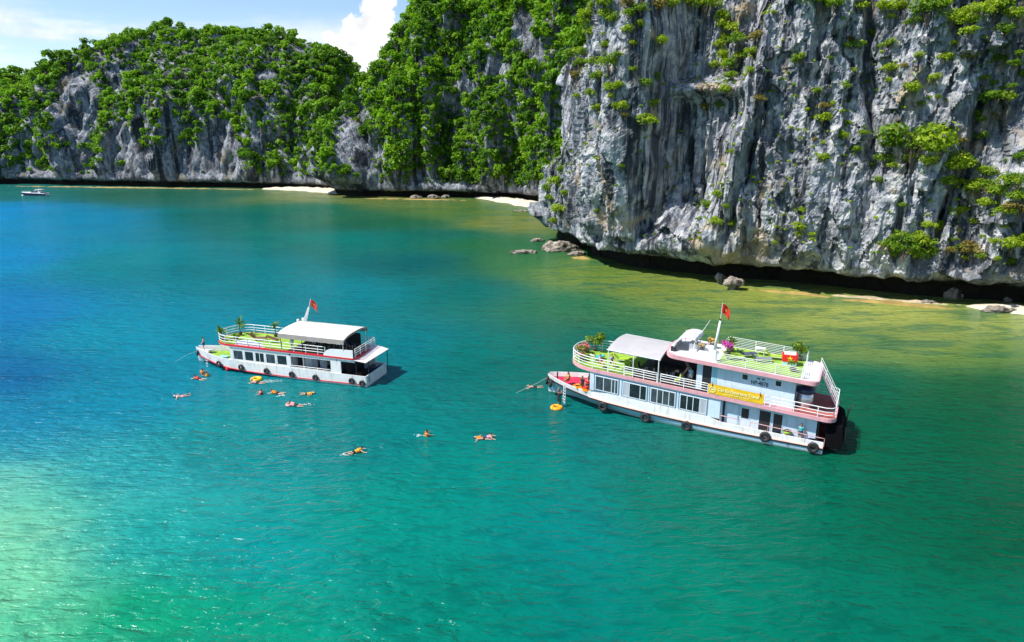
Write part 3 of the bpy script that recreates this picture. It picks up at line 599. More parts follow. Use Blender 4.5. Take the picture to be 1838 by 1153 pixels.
# ------------------------------------------------------------------ rocks along the shore
def rock(px, py, w, d, h, seed, label, mushroom=False, z=-.15, rz=0):
    bm = bmesh.new(); bmesh.ops.create_icosphere(bm, subdivisions=4, radius=1.0); P = np.array([v.co[:] for v in bm.verts])
    D = 1 + .30 * fbm(P + seed * 7, .9, 3) + .10 * fbm(P + seed, .28, 3, .6, (1, 1, 1.6), True); D = D + .07 * facets(P, .42, (1, 1, 1), .8, seed) + .035 * facets(P, .2, (1, 1, 1), .8, seed + 3); Q = P * D[:, None]
    if mushroom: k = .50 + .62 * sstep(-.25, .35, Q[:, 2]); Q[:, 0] *= k; Q[:, 1] *= k
    Q = Q * np.array([w / 2, d / 2, h * .62]); Q[:, 2] += h * .38
    for v, q in zip(bm.verts, Q): v.co = q
    me = bpy.data.meshes.new('shore_rock'); bm.to_mesh(me); bm.free(); smooth(me)
    o = link('shore_rock', me, M_ROCK_SHORE); p = at(px, py); o.location = (p[0], p[1] + d * .3, z); o.rotation_euler = (0, 0, rz); tag(o, label, 'rock', 'rocks along the shore'); return o
rock(1010, 452, 6.6, 3.2, 2.2, 1, 'long knobbly brown rock below the left foot of the grey cliff')
rock(990, 450, 4.0, 2.6, 1.9, 12, 'rounded brown rock at the left end of the knobbly outcrop')
rock(941, 455, 5.2, 1.8, .8, 2, 'low flat rock just breaking the surface left of the outcrop')
rock(963, 434, 3.0, 1.6, .8, 3, 'small flat rock beside the dark notch under the short pillar')
rock(1036, 459, 3.6, 2.0, 1.0, 4, 'low yellowish rock on the tidal flat under the cliff corner')
rock(1318, 521, 3.1, 2.1, 2.2, 5, 'undercut mushroom shaped grey rock standing in the shallows', True)
rock(1293, 510, 1.6, 1.3, 1.9, 6, 'narrow grey rock just left of the mushroom rock', True)
rock(1667, 545, 2.2, 1.2, .6, 7, 'small flat brown rock on the tidal flat below the cliff')
rock(1713, 536, 3.0, 2.0, 2.0, 8, 'pitted pale rock inside the dark notch of the cliff')
rock(1796, 561, 4.4, 2.0, .95, 9, 'long slabby brown rock lying on the beach at right')
rock(1812, 542, 1.6, 1.0, 1.0, 10, 'small dark rock at the back of the right beach')
rock(745, 357, 4.0, 2.2, 1.3, 11, 'small tan rock leftmost of those before the middle hill')
rock(778, 357, 4.2, 2.4, 1.6, 13, 'jagged tan rock in the middle of the row before the middle hill')
rock(800, 356, 3.2, 2.0, 1.3, 14, 'small tan rock rightmost of the row before the middle hill')
rock(935, 380, 5, 2.0, .6, 15, 'flat tan rock at the edge of the small beach')
rock(545, 342, 5, 2.5, .9, 16, 'small grey rock at the left end of the far beach')

# ------------------------------------------------------------------ boats
M_WHITE = pm('white_paint', (.80, .80, .79), .42, .07, 1.5, dirt=(.50, .44, .36))
M_WHITE2 = pm('white_gloss', (.82, .82, .82), .35, .04, 2)
M_PIPE = pm('white_pipe', (.84, .84, .84), .35, .04, 3)
M_BLUEWALL = pm('pale_blue_paint', (.60, .72, .84), .45, .06, 1.2, dirt=(.40, .48, .55))
M_BLUEHULL = pm('blue_hull_paint', (.42, .60, .74), .4, .08, 1.2, dirt=(.45, .36, .25))
M_PINK = pm('pink_paint', (.72, .36, .40), .5, .10, 1.5, dirt=(.45, .25, .24))
M_PINKRAIL = pm('salmon_ledge', (.74, .42, .36), .55, .12, 2)
M_RED = pm('red_paint', (.62, .02, .03), .45, .1, 2)
M_REDDECK = pm('crimson_deck', (.60, .02, .07), .6, .1, 2)
M_TURF = pm('artificial_turf', (.26, .44, .045), .95, .22, 1.3, bump=.5)
M_BLACK = pm('black_rubber', (.018, .018, .02), .6, .2, 3)
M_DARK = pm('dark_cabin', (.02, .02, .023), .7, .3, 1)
M_DARKFLOOR = pm('dark_floor', (.05, .04, .035), .6, .3, 1.5)
M_GLASS = pm('tinted_glass', (.012, .018, .024), .06, .2, .8, spec=.8)
M_GLASS2 = pm('tinted_glass_lit', (.05, .065, .08), .08, .5, 2.5, spec=.8, st=(1, 1, .3))  # paler copy: faint reflections and curtains put into the pane colour
M_CURTAIN = pm('pale_curtain', (.42, .45, .50), .8, .15, 6, st=(1, 1, .1))
M_ALU = pm('aluminium', (.70, .76, .80), .35, .05, 3, metallic=.15)
M_BLUEEDGE = pm('blue_window_trim', (.02, .10, .20), .45, .1, 3)
M_CANVAS = pm('grey_canvas', (.46, .445, .455), .85, .06, .8)
M_CANVASW = pm('cream_canvas', (.66, .62, .55), .8, .05, .8)
M_VALANCE = pm('taupe_canvas', (.36, .31, .29), .85, .1, 1.5)
M_STEEL = pm('stainless_steel', (.62, .63, .64), .28, .08, 1.5, metallic=.9)
M_DKBLUE = pm('navy_plastic', (.012, .03, .075), .25, .2, 1.2)
M_YELLOW = pm('yellow_vinyl', (.80, .50, .012), .5, .08, 1.5)
M_LETTERY = pm('pale_yellow_letters', (.90, .85, .42), .5, .03, 2)
M_LETTERK = pm('dark_letters', (.015, .02, .04), .5, .05, 2)
M_FLAGRED = pm('flag_red', (.70, .015, .012), .7, .06, 2)
M_STAR = pm('flag_yellow', (.90, .62, .02), .7, .04, 2)
M_ROPE = pm('rope', (.62, .60, .55), .9, .15, 8)
M_RUST = pm('rust', (.42, .17, .04), .8, .3, 4)
M_POT = pm('glazed_pot', (.10, .085, .08), .4, .3, 2)
M_PLANT = leaf_mat('deck_plant_leaves', (.10, .20, .02), (.20, .30, .02), (.34, .38, .03), 1.5, 5)
M_PALM = leaf_mat('palm_leaves', (.06, .15, .02), (.14, .24, .02), (.24, .30, .03), 1.5, 5)
M_PURPLE = leaf_mat('purple_flowers', (.62, .06, .42), (.72, .12, .55), (.80, .22, .66), 1.5, 5)
M_PINKFL = leaf_mat('pink_flowers', (.70, .12, .16), (.78, .30, .30), (.55, .10, .14), 1.5, 5)
M_ORFL = leaf_mat('orange_flowers', (.75, .42, .08), (.78, .60, .30), (.60, .30, .05), 1.5, 5)
M_TEAL = pm('teal_cloth', (.05, .45, .50), .7, .1, 3)

class Boat:
    def __init__(s, name, label, O, ang, k, cat='boat'):
        s.e = empty(name, (O[0], O[1], 0), R(ang)); tag(s.e, label, cat); s.k = k; s.ang = R(ang); s.O = O
        s.w = lambda x, y, z: (x, y, z + k * x)
    def mb(s): return MB(s.w)
    def raw(s): return MB()
    def to_world(s, x, y, z, warp=True):
        zz = z + (s.k * x if warp else 0); c, q = math.cos(s.ang), math.sin(s.ang)
        return (s.O[0] + c * x - q * y, s.O[1] + q * x + c * y, zz)
def outline(x0, x1, hb, bow, rs, bp=2.3):
    """deck plan, counter-clockwise, rounded stern corners and a rounded bow"""
    p = []
    for i in range(6): a = -math.pi / 2 - (math.pi / 2) * i / 5; p.append((x0 + rs + rs * math.cos(a), -hb + rs + rs * math.sin(a)))
    p = p[::-1]
    right = [(x1 - bow, -hb)]
    n = 16
    for i in range(1, n):
        t = i / n * math.pi - math.pi / 2; c_, s_ = math.cos(t), math.sin(t)
        right.append((x1 - bow + bow * abs(c_) ** (2 / bp), hb * math.copysign(abs(s_) ** (2 / bp), s_)))
    left = [(x1 - bow, hb)]
    q = []
    for i in range(6): a = math.pi / 2 + (math.pi / 2) * i / 5; q.append((x0 + rs + rs * math.cos(a), hb - rs + rs * math.sin(a)))
    return p + right + left + q
def slab(bt, name, poly, z0, z1, mat, parent=None): return bt.mb().prism(poly, z0, z1).build(name, mat, parent or bt.e)
def railing(bt, path, z0, hs, mat, every=1.4, r=.034, rp=.04, name='railing', close=False):
    P = [Vector((x, y, 0)) for x, y in path]; m = bt.mb()
    for h in hs: m.tube([(p.x, p.y, z0 + h) for p in P], r if h < hs[-1] else r * 1.25, 6, close)
    o = m.build(name, mat, bt.e, True)
    post = MB().tube([(0, 0, 0), (0, 0, hs[-1])], rp, 6).mesh('post'); post.materials.append(mat)
    d = 0.0; nxt = 0.0
    for i in range(len(P)):
        if i > 0: d += (P[i] - P[i - 1]).length
        if d >= nxt - 1e-6 or i == len(P) - 1:
            c = link('post', post, None, o); c.location = (P[i].x, P[i].y, z0 + bt.k * P[i].x); nxt = d + every
    return o
def dens(path, step=.35):
    out = []
    for a, b in zip(path[:-1], path[1:]):
        n = max(1, int(math.hypot(b[0] - a[0], b[1] - a[1]) / step))
        out += [(a[0] + (b[0] - a[0]) * i / n, a[1] + (b[1] - a[1]) * i / n) for i in range(n)]
    return out + [path[-1]]
def hull(bt, st, rubmat, hullmat, bulmat, rub_h=.12, ledge=None):
    """st: x, half-breadth at the rub, half-breadth at the waterline, z of rub, z of bulwark top, bulwark half-breadth"""
    b = bt.raw(); rings = []
    for x, hb, wb, zr, zb, bb in st:
        kb = wb * .55; L_ = [(x, hb, zr), (x, (hb + wb) / 2 + .05, zr * .5), (x, wb, 0.0), (x, kb, -.7), (x, 0, -1.0)]
        rings.append(L_ + [(px, -py, pz) for px, py, pz in L_[::-1][1:]])
    b.loft(rings); b.add(rings[0], [tuple(range(len(rings[0])))]); h = b.build('hull', hullmat, bt.e, True)
    r = bt.raw()
    for s in (1, -1): r.loft([[(x, s * (hb + .0), zr + rub_h), (x, s * (hb + .075), zr + rub_h), (x, s * (hb + .075), zr), (x, s * (hb - .02), zr - .01)] for x, hb, wb, zr, zb, bb in st])
    r.build('rub_rail', rubmat, bt.e)
    if ledge:
        r = bt.raw()
        for s in (1, -1): r.loft([[(x, s * (hb - .10), zr + rub_h + .15), (x, s * (hb + .09), zr + rub_h + .05), (x, s * (hb + .09), zr + rub_h + .006)] for x, hb, wb, zr, zb, bb in st if x < 21.8])
        r.build('rub_ledge', ledge, bt.e)
    w = bt.raw(); o0 = rub_h + (.0 if not ledge else .0)
    for s in (1, -1): w.loft([[(x, s * (hb - .02), zr + o0), (x, s * bb, zb), (x, s * max(0, bb - .09), zb), (x, s * max(0, hb - .12), zr + o0)] for x, hb, wb, zr, zb, bb in st])
    w.build('bulwark', bulmat, bt.e, False)
    d = bt.raw(); d.loft([[(x, hb - .06, zr + .1), (x, -(hb - .06), zr + .1)] for x, hb, wb, zr, zb, bb in st]); dk = d
    return h, dk
def window(bt, x0, x1, z0, z1, y, panes, frame, trim=None, curtain=(), out=1):
    """sliding window on a side wall; x0 < x1; each pane its own piece"""
    f = bt.mb(); t = .075; e = .035 * out
    for (a, b_, c, d) in ((x0, x1, z1 - t, z1), (x0, x1, z0, z0 + t), (x0, x0 + t, z0 + t, z1 - t), (x1 - t, x1, z0 + t, z1 - t)): f.box(a, b_, min(y, y + e), max(y, y + e), c, d)
    wdo = f.build('window', frame, bt.e)
    if trim:
        f = bt.mb(); q = .11; t2 = .06
        for (a, b_, c, d) in ((x0 - q, x1 + q, z1 + q - t2, z1 + q), (x0 - q, x1 + q, z0 - q, z0 - q + t2), (x0 - q, x0 - q + t2, z0 - q + t2, z1 + q - t2), (x1 + q - t2, x1 + q, z0 - q + t2, z1 + q - t2)): f.box(a, b_, y, y + .015 * out, c, d) if out > 0 else f.box(a, b_, y - .015, y, c, d)
        f.build('window_trim', trim, wdo)
    xs = [x0 + t + (x1 - x0 - 2 * t) * p for p in panes]
    for i in range(len(xs) - 1):
        bt.mb().box(xs[i] + .02, xs[i + 1] - .02, y + (.004 if out > 0 else -.012), y + (.012 if out > 0 else -.004), z0 + t, z1 - t).build('pane', M_CURTAIN if i in curtain else (M_GLASS, M_GLASS2)[int(x0 * 7 + i * 3) % 3 == 0], wdo)
        if i: bt.mb().box(xs[i] - .035, xs[i] + .035, min(y + .003, y + .025 * out), max(y + .003, y + .025 * out), z0 + t, z1 - t).build('mullion', frame, wdo)
    return wdo
def text(bt, s, x, y, z, size, mat, name='lettering', parent=None, extrude=.004, aspect=1.0, bold=0.0):
    cu = bpy.data.curves.new(name, 'FONT'); cu.body = s; cu.size = size; cu.extrude = extrude; cu.offset = bold
    to = bpy.data.objects.new(name, cu); COL.objects.link(to); bpy.context.view_layer.update()
    me = bpy.data.meshes.new_from_object(to); bpy.data.objects.remove(to); bpy.data.curves.remove(cu)
    for v in me.vertices: a, b_, c = v.co; X = x - a * aspect; v.co = (X, y + c, z + b_ + bt.k * X)
    me.materials.clear(); return link(name, me, mat, parent or bt.e)
def marks(bt, x0, x1, y, z, h, mat, name, parent, seed):
    """lettering worn past reading: strokes of letter size"""
    r = random.Random(seed); b = bt.mb(); x = x0
    while x > x1:
        w = h * r.uniform(.4, .6)
        b.box(x - w * .25, x, y - .003, y + .003, z, z + h * r.choice((1, 1, .7))); zz = z + h * r.uniform(.3, .8); b.box(x - w, x - w * .25 - .001, y - .003, y + .003, zz, zz + h * .22)
        x -= w + h * r.choice((.2, .2, .2, .55))
    return b.build(name, mat, parent)
def tyre_mesh(Rr, rr):
    b = MB(); rings = []
    prof = [(Rr - rr * 1.5, -rr * .7), (Rr - rr * .6, -rr), (Rr + rr * .5, -rr), (Rr + rr, -rr * .55), (Rr + rr, rr * .55), (Rr + rr * .5, rr), (Rr - rr * .6, rr), (Rr - rr * 1.5, rr * .7), (Rr - rr * 1.3, 0)]
    for i in range(28):
        a = 2 * math.pi * i / 28; rings.append([(q * math.cos(a), d, q * math.sin(a)) for q, d in prof])
    rings.append(rings[0]); b.loft(rings, True); me = b.mesh('tyre'); smooth(me); me.materials.append(M_BLACK); return me
def tyre(bt, mesh, x, y, z, label, zr, lean=0, yaw=0, group='tyre fenders along the boats'):
    e = empty('tyre_fender', bt.to_world(x, y, z, False), bt.ang + yaw); tag(e, label, 'tyre', group)
    t = link('tyre', mesh, None, e); t.rotation_euler = (lean, 0, 0)
    rp = MB().tube([(0, -.02, .3), (0, -.10, .55 + zr)], .018, 5).build('rope', M_ROPE, e)
    return e
def star_mesh(r, th=.006):
    p = []
    for i in range(10):
        a = math.pi / 2 + i * math.pi / 5; q = r if i % 2 == 0 else r * .40; p.append((q * math.cos(a), q * math.sin(a)))
    return p
def flag(bt, px, py, z0, z1, L_, name_parent, drop=.35):
    """cloth hanging from the top of a pole, folded by the wind; star as a sub-part"""
    def S(u, v):
        return (px - u * L_ * .55, py + .10 * math.sin(u * 7 + v * 2) * u - .25 * u * L_, z1 - v * (z1 - z0) - u * u * L_ * drop - .1 * u)
    b = bt.mb(); n = 12; m = 8
    for side in (0, 1):
        b.loft([[tuple(np.array(S(i / n, j / m)) + np.array([0, .006 * side, 0])) for j in range(m + 1)] for i in range(n + 1)])
    f = b.build('flag', M_FLAGRED, name_parent, True)
    pts = star_mesh(.24); b = bt.mb(); vs = []
    for (u, v) in [(0, 0)] + pts: q = S(.5 + u * 1.0 * (z1 - z0) / L_, .5 - v * 1.0); vs.append(tuple(np.array(q) + np.array([0, .022, 0])))
    b.add(vs, [(0, 1 + i, 1 + (i + 1) % 10) for i in range(10)]); b.build('star', M_STAR, f)
    return f
def potted(bt, x, y, z, h, r, label, kind='bush', mat=None, pot=.28, cat='plant', n=260, ls=.16, world=None, name='potted_plant'):
    e = empty(name, bt.to_world(x, y, z) if world is None else world, random.uniform(0, 6)); tag(e, label, cat, 'plants on the boat decks')
    b = MB(); b.tube([(0, 0, 0), (0, 0, .04), (0, 0, .30), (0, 0, .38), (0, 0, .38)], [pot * .6, pot * .68, pot, pot * 1.06, pot * .8], 14); b.build('pot', M_POT, e, True)
    if kind == 'palm':
        b = MB(); b.tube([(0, 0, .3), (.03, .02, h * .5), (.02, -.03, h)], [.06, .045, .03], 6); b.build('stem', M_BARK, e, True)
        V = []; rr = np.random.default_rng(int(abs(x * 31 + y * 17)) + 3)
        for i in range(26):
            a = rr.uniform(0, 6.28); el = rr.uniform(-.1, 1.3); L_ = r * rr.uniform(.8, 1.3); base = np.array([.02, -.03, h * rr.uniform(.55, 1.0)]); d = np.array([math.cos(a) * math.cos(el), math.sin(a) * math.cos(el), math.sin(el)])
            sd = np.cross(d, [0, 0, 1.]); sd /= np.linalg.norm(sd) + 1e-9; pp = [base + d * L_ * t - np.array([0, 0, .35 * L_ * t * t]) for t in (0, .35, .7, 1)]
            ww = [.02, .10, .08, .01]
            for j in range(3): V += [pp[j] - sd * ww[j], pp[j] + sd * ww[j], pp[j + 1] + sd * ww[j + 1], pp[j + 1] - sd * ww[j + 1]]
        link('fronds', quads_mesh('fronds', np.array(V), mat or M_PALM), None, e)
    else:
        r *= 1.15; V = crown_arrays(int(abs(x * 13 + y * 7) * 10) + 5, n, ls, 7, .9, .6) * r; V[:, 2] += h
        b = MB()
        for i in range(4): a = i * 1.57 + .3; b.tube([(0, 0, .3), (.1 * math.cos(a), .1 * math.sin(a), h * .6), (r * .4 * math.cos(a), r * .4 * math.sin(a), h)], [.02, .015, .008], 5)
        b.build('stem', M_BARK, e); link('foliage', quads_mesh('foliage', V, mat or M_PLANT), None, e)
        if kind == 'flower':
            V = crown_arrays(int(abs(x * 11 + y * 5) * 10) + 9, n // 2, ls * .8, 7, .9, .62) * r * 1.08; V[:, 2] += h + .05; link('blossom', quads_mesh('blossom', V, M_PINKFL), None, e)
    return e

# ================================================================== the pink and white boat
RB = Boat('tour_boat', 'large white and pale blue double-deck tour boat with pink trim and yellow banner', (28.07, 56.19), 152.5, .048)
e = RB.e
st = []
for x in [0, 1, 2.5, 5, 7.5, 8.6, 10, 12.5, 15, 17.5, 19.5, 21.3, 21.6, 22.5, 23.5, 24.5, 25.4, 26.2, 26.8, 27.2]:
    hb = float(np.interp(x, [0, 4, 18, 20, 21.5, 23, 24.5, 26, 26.8, 27.2], [2.86, 2.96, 2.96, 2.92, 2.74, 2.32, 1.76, .98, .48, .16]))
    wb = float(np.interp(x, [0, 6, 12, 16, 19, 21.5, 23, 24.2, 27.2], [2.78, 2.86, 2.8, 2.5, 1.9, 1.05, .5, .04, .02]))
    zr = float(np.interp(x, [0, 9, 14, 18, 21.4, 24, 27.2], [.49, .58, .72, .95, 1.2, 1.36, 1.5]))
    zb = float(np.interp(x, [0, 6, 8.6, 8.8, 10, 21.3, 21.6, 23.5, 27.2], [1.18, 1.3, 1.38, 1.60, 1.72, 2.25, 1.98, 1.95, 2.12]))
    st.append((x, hb, wb, zr, zb, hb - .02 if x < 21.5 else hb + .1))
def hull_two_tone():
    m, nt, b = newmat('blue_and_white_hull_paint'); L = nt.links; P = coords(nt); sx = nd(nt, 'ShaderNodeSeparateXYZ'); L.new(P, sx.inputs[0])
    c = mixc(nt, (.74, .75, .74), (.42, .62, .78), mapr(nt, sx.outputs[2], .20, .23))
    n = noise(nt, coords(nt, (1.2, 1.2, .25)), 1.2, 5, .65); c = mixc(nt, c, (.50, .26, .09), mapr(nt, n, .60, .74, 0, .6))
    c = mixc(nt, (.10, .12, .08), c, mapr(nt, sx.outputs[2], .0, .06)); L.new(c, b.inputs['Base Color']); b.inputs['Roughness'].default_value = .4; return m
h_, dk = hull(RB, st, M_BLACK, hull_two_tone(), M_WHITE, .15, M_PINKRAIL)
dk.build('main_deck', M_REDDECK, e)
# stern painted dark to carry its deep shade: transom boards, swim platform and frame
b = RB.raw(); b.box(-.06, -.02, -2.8, 2.8, -.5, 1.1); b.build('transom', M_DARK, e)
b = RB.raw(); b.box(-1.1, -.07, -2.5, 1.9, .28, .42, .05); b.build('swim_platform', M_DARKFLOOR, e)
for yy in (-2.3, -.6, 1.0): RB.raw().tube([(-.07, yy, .15), (-1.0, yy, .25)], .05).build('platform_bracket', M_BLACK, e)
RB.raw().tube([(-1.3, -2.6, .42), (-1.7, -2.6, 2.6), (-1.9, -2.0, 3.3), (-1.7, -1.6, 2.7)], .04, 6).build('stern_frame', M_BLACK, e)
b = RB.raw(); rr_ = random.Random(4)
b.loft([[(x + rr_.uniform(-.08, .08), y, z + rr_.uniform(-.1, .1)) for (x, z) in ((-.1, .45), (-.9, .5), (-1.45, .9), (-1.5, 1.7), (-1.35, 2.55), (-.8, 2.85), (-.1, 2.95))] for y in np.linspace(-2.55, 2.35, 12)], False, True); b.build('stern_shade_bulk', pm('shade_black', (.006, .006, .007), .95, .2, 2, spec=.05), e)  # black bulk added to stand for the shade under the stern overhang
for yy in (-2.3, -.2, 2.1): RB.raw().tube([(-1.5, yy, .5), (-1.6, yy, 1.6), (-1.55, yy, 2.6)], .035).build('shade_bulk_pole', M_BLACK, e)
b = RB.mb(); b.box(.5, .62, -2.7, 2.1, .8, 3.1); b.build('stern_wall', M_DARK, e)
# lower cabin
WY = 2.88
b = RB.mb()
b.box(8.8, 21.45, WY - .12, WY, 1.2, 3.118); b.box(8.8, 21.45, -WY, -WY + .12, .8, 3.118); b.box(21.33, 21.45, -2.3, 2.5, .6, 3.118)
b.build('lower_cabin_wall', M_BLUEWALL, e)
b = RB.mb(); b.box(.7, 8.8, 2.08, 2.2, .55, 3.118); b.box(.7, 8.8, -2.88, -2.76, .55, 3.118); b.box(8.68, 8.8, 2.2, WY - .12, .55, 3.118); b.build('aft_cabin_wall', M_BLUEWALL, e)
for (x0, x1, pn, cur) in ((18.5, 20.9, (0, .12, .27, .64, 1), ()), (15.65, 18.05, (0, .26, .74, 1), (0,)), (12.9, 15.3, (0, .24, .50, .74, 1), ()), (10.0, 12.5, (0, .24, .5, .74, 1), (3,))):
    window(RB, x0, x1, 1.32, 2.82, WY, pn, M_ALU, M_BLUEEDGE, [len(pn) - 2 - c for c in cur])
# aft doors and openings on the port passage
d_ = RB.mb().box(7.2, 8.45, 2.2, 2.24, .62, 2.8).build('door', pm('blue_door', (.36, .60, .72), .45, .08, 1.2), e)
RB.mb().box(7.32, 8.33, 2.24, 2.26, 1.75, 2.65).build('upper_panel', M_BLUEWALL, d_); RB.mb().box(7.32, 8.33, 2.24, 2.26, .75, 1.6).build('lower_panel', M_BLUEWALL, d_)
RB.mb().ball((7.3, 2.3, 1.6), .045, 8, 6).build('handle', M_STEEL, d_)
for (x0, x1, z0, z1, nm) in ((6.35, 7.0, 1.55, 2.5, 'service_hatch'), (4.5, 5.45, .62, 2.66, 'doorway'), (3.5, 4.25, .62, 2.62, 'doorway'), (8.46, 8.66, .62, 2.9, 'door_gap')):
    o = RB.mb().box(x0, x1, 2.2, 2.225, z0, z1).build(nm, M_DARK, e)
    f = RB.mb(); t = .06
    for (a, b_, c, d) in ((x0 - t, x1 + t, z1, z1 + t), (x0 - t, x0, z0, z1), (x1, x1 + t, z0, z1)): f.box(a, b_, 2.2, 2.25, c, d)
    f.build('door_frame', M_BLUEWALL, o)
RB.mb().box(.6, 8.8, 2.2, 2.86, .56, .62).build('side_passage', M_PINKRAIL, e)
for (a, b_) in ((-.05, 6.1), (7.0, 8.75)):
    railing(RB, dens([(b_, 2.88), (a, 2.88)], .5), .85, (.72,), pm('rosy_pipe', (.62, .36, .36), .4, .1, 3), 1.5, .03, .028, 'passage_rail')
# bow: red fore deck box, samson posts, anchor gear
RB.raw().box(22.4, 25.6, -1.2, 1.0, 1.38, 1.62, .2).build('fore_hatch', M_REDDECK, e)
RB.raw().tube([(26.2, 0, 1.6), (26.2, 0, 2.35)], .07).build('bollard', M_BLACK, e)
RB.raw().tube([(27.1, 0, 1.75), (28.2, .7, 1.0), (29.6, 1.7, .25), (30.6, 2.5, -.3)], .011, 6).build('mooring_rope', M_ROPE, e)
lad = RB.raw()
for yy in (2.05, 1.6): lad.tube([(24.3 + (2.05 - yy) * .9, yy + .12, 2.0), (24.3 + (2.05 - yy) * .9, yy + .28, .2), (24.3 + (2.05 - yy) * .9, yy + .25, -.5)], .025)
for i in range(6): z = .0 + .32 * i; lad.tube([(24.3, 2.32, z), (24.7, 1.87, z)], .022)
lad.build('ladder', M_PIPE, e)
# upper deck
UP = outline(-.75, 24.2, 3.02, 3.4, .9)
slab(RB, 'upper_deck', UP, 3.12, 3.46, M_PINK)
def inset(poly, d):
    n = len(poly); out = []
    for i in range(n):
        a = Vector(poly[i - 1]); p = Vector(poly[i]); c = Vector(poly[(i + 1) % n]); t = (c - a)
        if t.length < 1e-6: out.append(tuple(p)); continue
        t.normalize(); out.append((p.x - t.y * d, p.y + t.x * d))
    return out
UPI = inset(UP, .12)
def clip(poly, x0, x1): return [(min(max(x, x0), x1), y) for x, y in poly if x0 - .6 <= x <= x1 + .6]
slab(RB, 'fore_turf', [(17.3, -2.88)] + [p for p in UPI if p[0] > 20.4] + [(17.3, 2.88)], 3.464, 3.475, M_TURF)
slab(RB, 'saloon_floor', [(8.6, -2.88), (17.28, -2.88), (17.28, 2.88), (8.6, 2.88)], 3.464, 3.472, M_DARKFLOOR)
slab(RB, 'stern_floor', [p for p in UPI if p[0] < 1.6] + [] if False else [(-.6, -2.4), (-.3, -2.8), (2.75, -2.88), (2.75, 2.88), (-.3, 2.8), (-.6, 2.4)], 3.464, 3.472, pm('red_deck_paint', (.45, .12, .10), .6, .25, 2))
per = [p for p in inset(UP, .06)]
i0 = max(range(len(per)), key=lambda i: per[i][0]); bowp = [p for p in per if p[0] > 20.7]
railing(RB, dens([(17.2, -2.95)] + bowp + [(18.0, 2.95)], .3), 3.46, (.28, .56, .84, 1.12), M_PIPE, 1.5)
railing(RB, dens([(17.9, 2.95), (14.75, 2.95)], .3), 3.46, (.24, .48, .72, .92), M_PIPE, 1.7)
railing(RB, dens([(14.4, 2.95), (10.0, 2.95)], .3), 3.46, (.24, .48, .72, .92), M_PIPE, 2.2)
railing(RB, dens([(9.9, 2.95), (5.05, 2.95), (4.6, 2.95)], .3), 3.46, (.3, .6, .92), M_PIPE, 2.4)
stp = [(4.55, 2.95), (.1, 2.95), (-.35, 2.75), (-.6, 2.4), (-.66, 0), (-.66, -2.4), (-.35, -2.8), (1.5, -2.95)]
railing(RB, dens(stp, .3), 3.46, (.28, .56, .92), M_PIPE, 1.9)
railing(RB, dens([(17.2, -2.95), (2.0, -2.95)], .3), 3.46, (.3, .6, .92), M_PIPE, 2.2)
# upper cabin
b = RB.mb(); b.box(2.75, 9.9, 2.18, 2.3, 3.465, 6.1); b.box(2.75, 9.9, -2.3, -2.18, 3.465, 6.1); b.box(2.75, 2.87, -2.18, 2.18, 3.465, 6.1); b.box(8.5, 8.6, -2.18, 2.18, 3.465, 6.1)
b.box(10.72, 11.25, 2.16, 2.3, 3.465, 6.1); b.build('upper_cabin_wall', M_BLUEWALL, e)
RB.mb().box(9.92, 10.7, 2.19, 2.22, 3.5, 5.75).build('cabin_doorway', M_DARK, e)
RB.mb().box(9.4, 9.85, 2.3, 2.32, 3.6, 5.9).build('open_door', pm('teal_door', (.30, .58, .66), .45, .08, 1.5), e)
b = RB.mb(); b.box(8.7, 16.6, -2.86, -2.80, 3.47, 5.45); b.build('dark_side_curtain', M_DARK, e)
for (x0, x1) in ((6.75, 7.2), (3.92, 4.38)):
    o = RB.mb().box(x0, x1, 2.3, 2.315, 5.25, 5.72).build('small_window', M_GLASS, e)
    f = RB.mb(); t = .06
    for (a, b_, c, d) in ((x0 - t, x1 + t, 5.72, 5.72 + t), (x0 - t, x1 + t, 5.25 - t, 5.25), (x0 - t, x0, 5.25, 5.72), (x1, x1 + t, 5.25, 5.72)): f.box(a, b_, 2.3, 2.33, c, d)
    f.build('window_frame', M_WHITE2, o)
text(RB, 'HP-4878', 6.45, 2.304, 4.98, .52, M_LETTERK, 'registration_number', aspect=.80, bold=.012)
text(RB, '40', 5.55, 2.304, 5.5, .25, M_LETTERK, 'capacity_number', bold=.012)
b = RB.mb(); b.add([(6.0, 2.305, 5.53), (6.0, 2.305, 5.63), (5.78, 2.305, 5.63), (5.78, 2.305, 5.69), (5.64, 2.305, 5.58), (5.78, 2.305, 5.47), (5.78, 2.305, 5.53)], [(0, 1, 2, 3, 4, 5, 6)]); b.build('arrow_mark', M_LETTERK, e)
marks(RB, 16.6, 14.2, 3.032, 3.19, .2, pm('faded_gold_letters', (.72, .52, .32), .5, .05, 2), 'faded_lettering', e, 5)
text(RB, '21', 2.9, 2.985, .22, .28, M_LETTERK, 'draft_mark')
# roof
RP = outline(.9, 14.4, 3.0, 1.5, .7, 2.8)
slab(RB, 'roof', RP, 6.1, 6.46, M_PINK)
slab(RB, 'roof_surface', [(1.05, -2.3), (1.6, -2.88), (12.9, -2.88), (14.0, -2.2), (14.25, 0), (14.0, 2.2), (12.9, 2.88), (1.6, 2.88), (1.05, 2.3)], 6.464, 6.47, M_WHITE)
slab(RB, 'roof_turf', [(2.45, -2.7), (9.4, -2.7), (9.4, 2.7), (2.45, 2.7)], 6.474, 6.485, M_TURF)
for s in (1, -1): railing(RB, dens([(9.45, s * 2.82), (2.3, s * 2.82)], .35), 6.46, (.16, .32, .48, .64, .80, .95), M_PIPE, 2.35, .02, .04, 'roof_railing')
railing(RB, dens([(2.3, 2.8), (2.3, 1.3)], .3), 6.46, (.3, .6, .95), M_PIPE, .8, .022, .03, 'roof_end_rail')
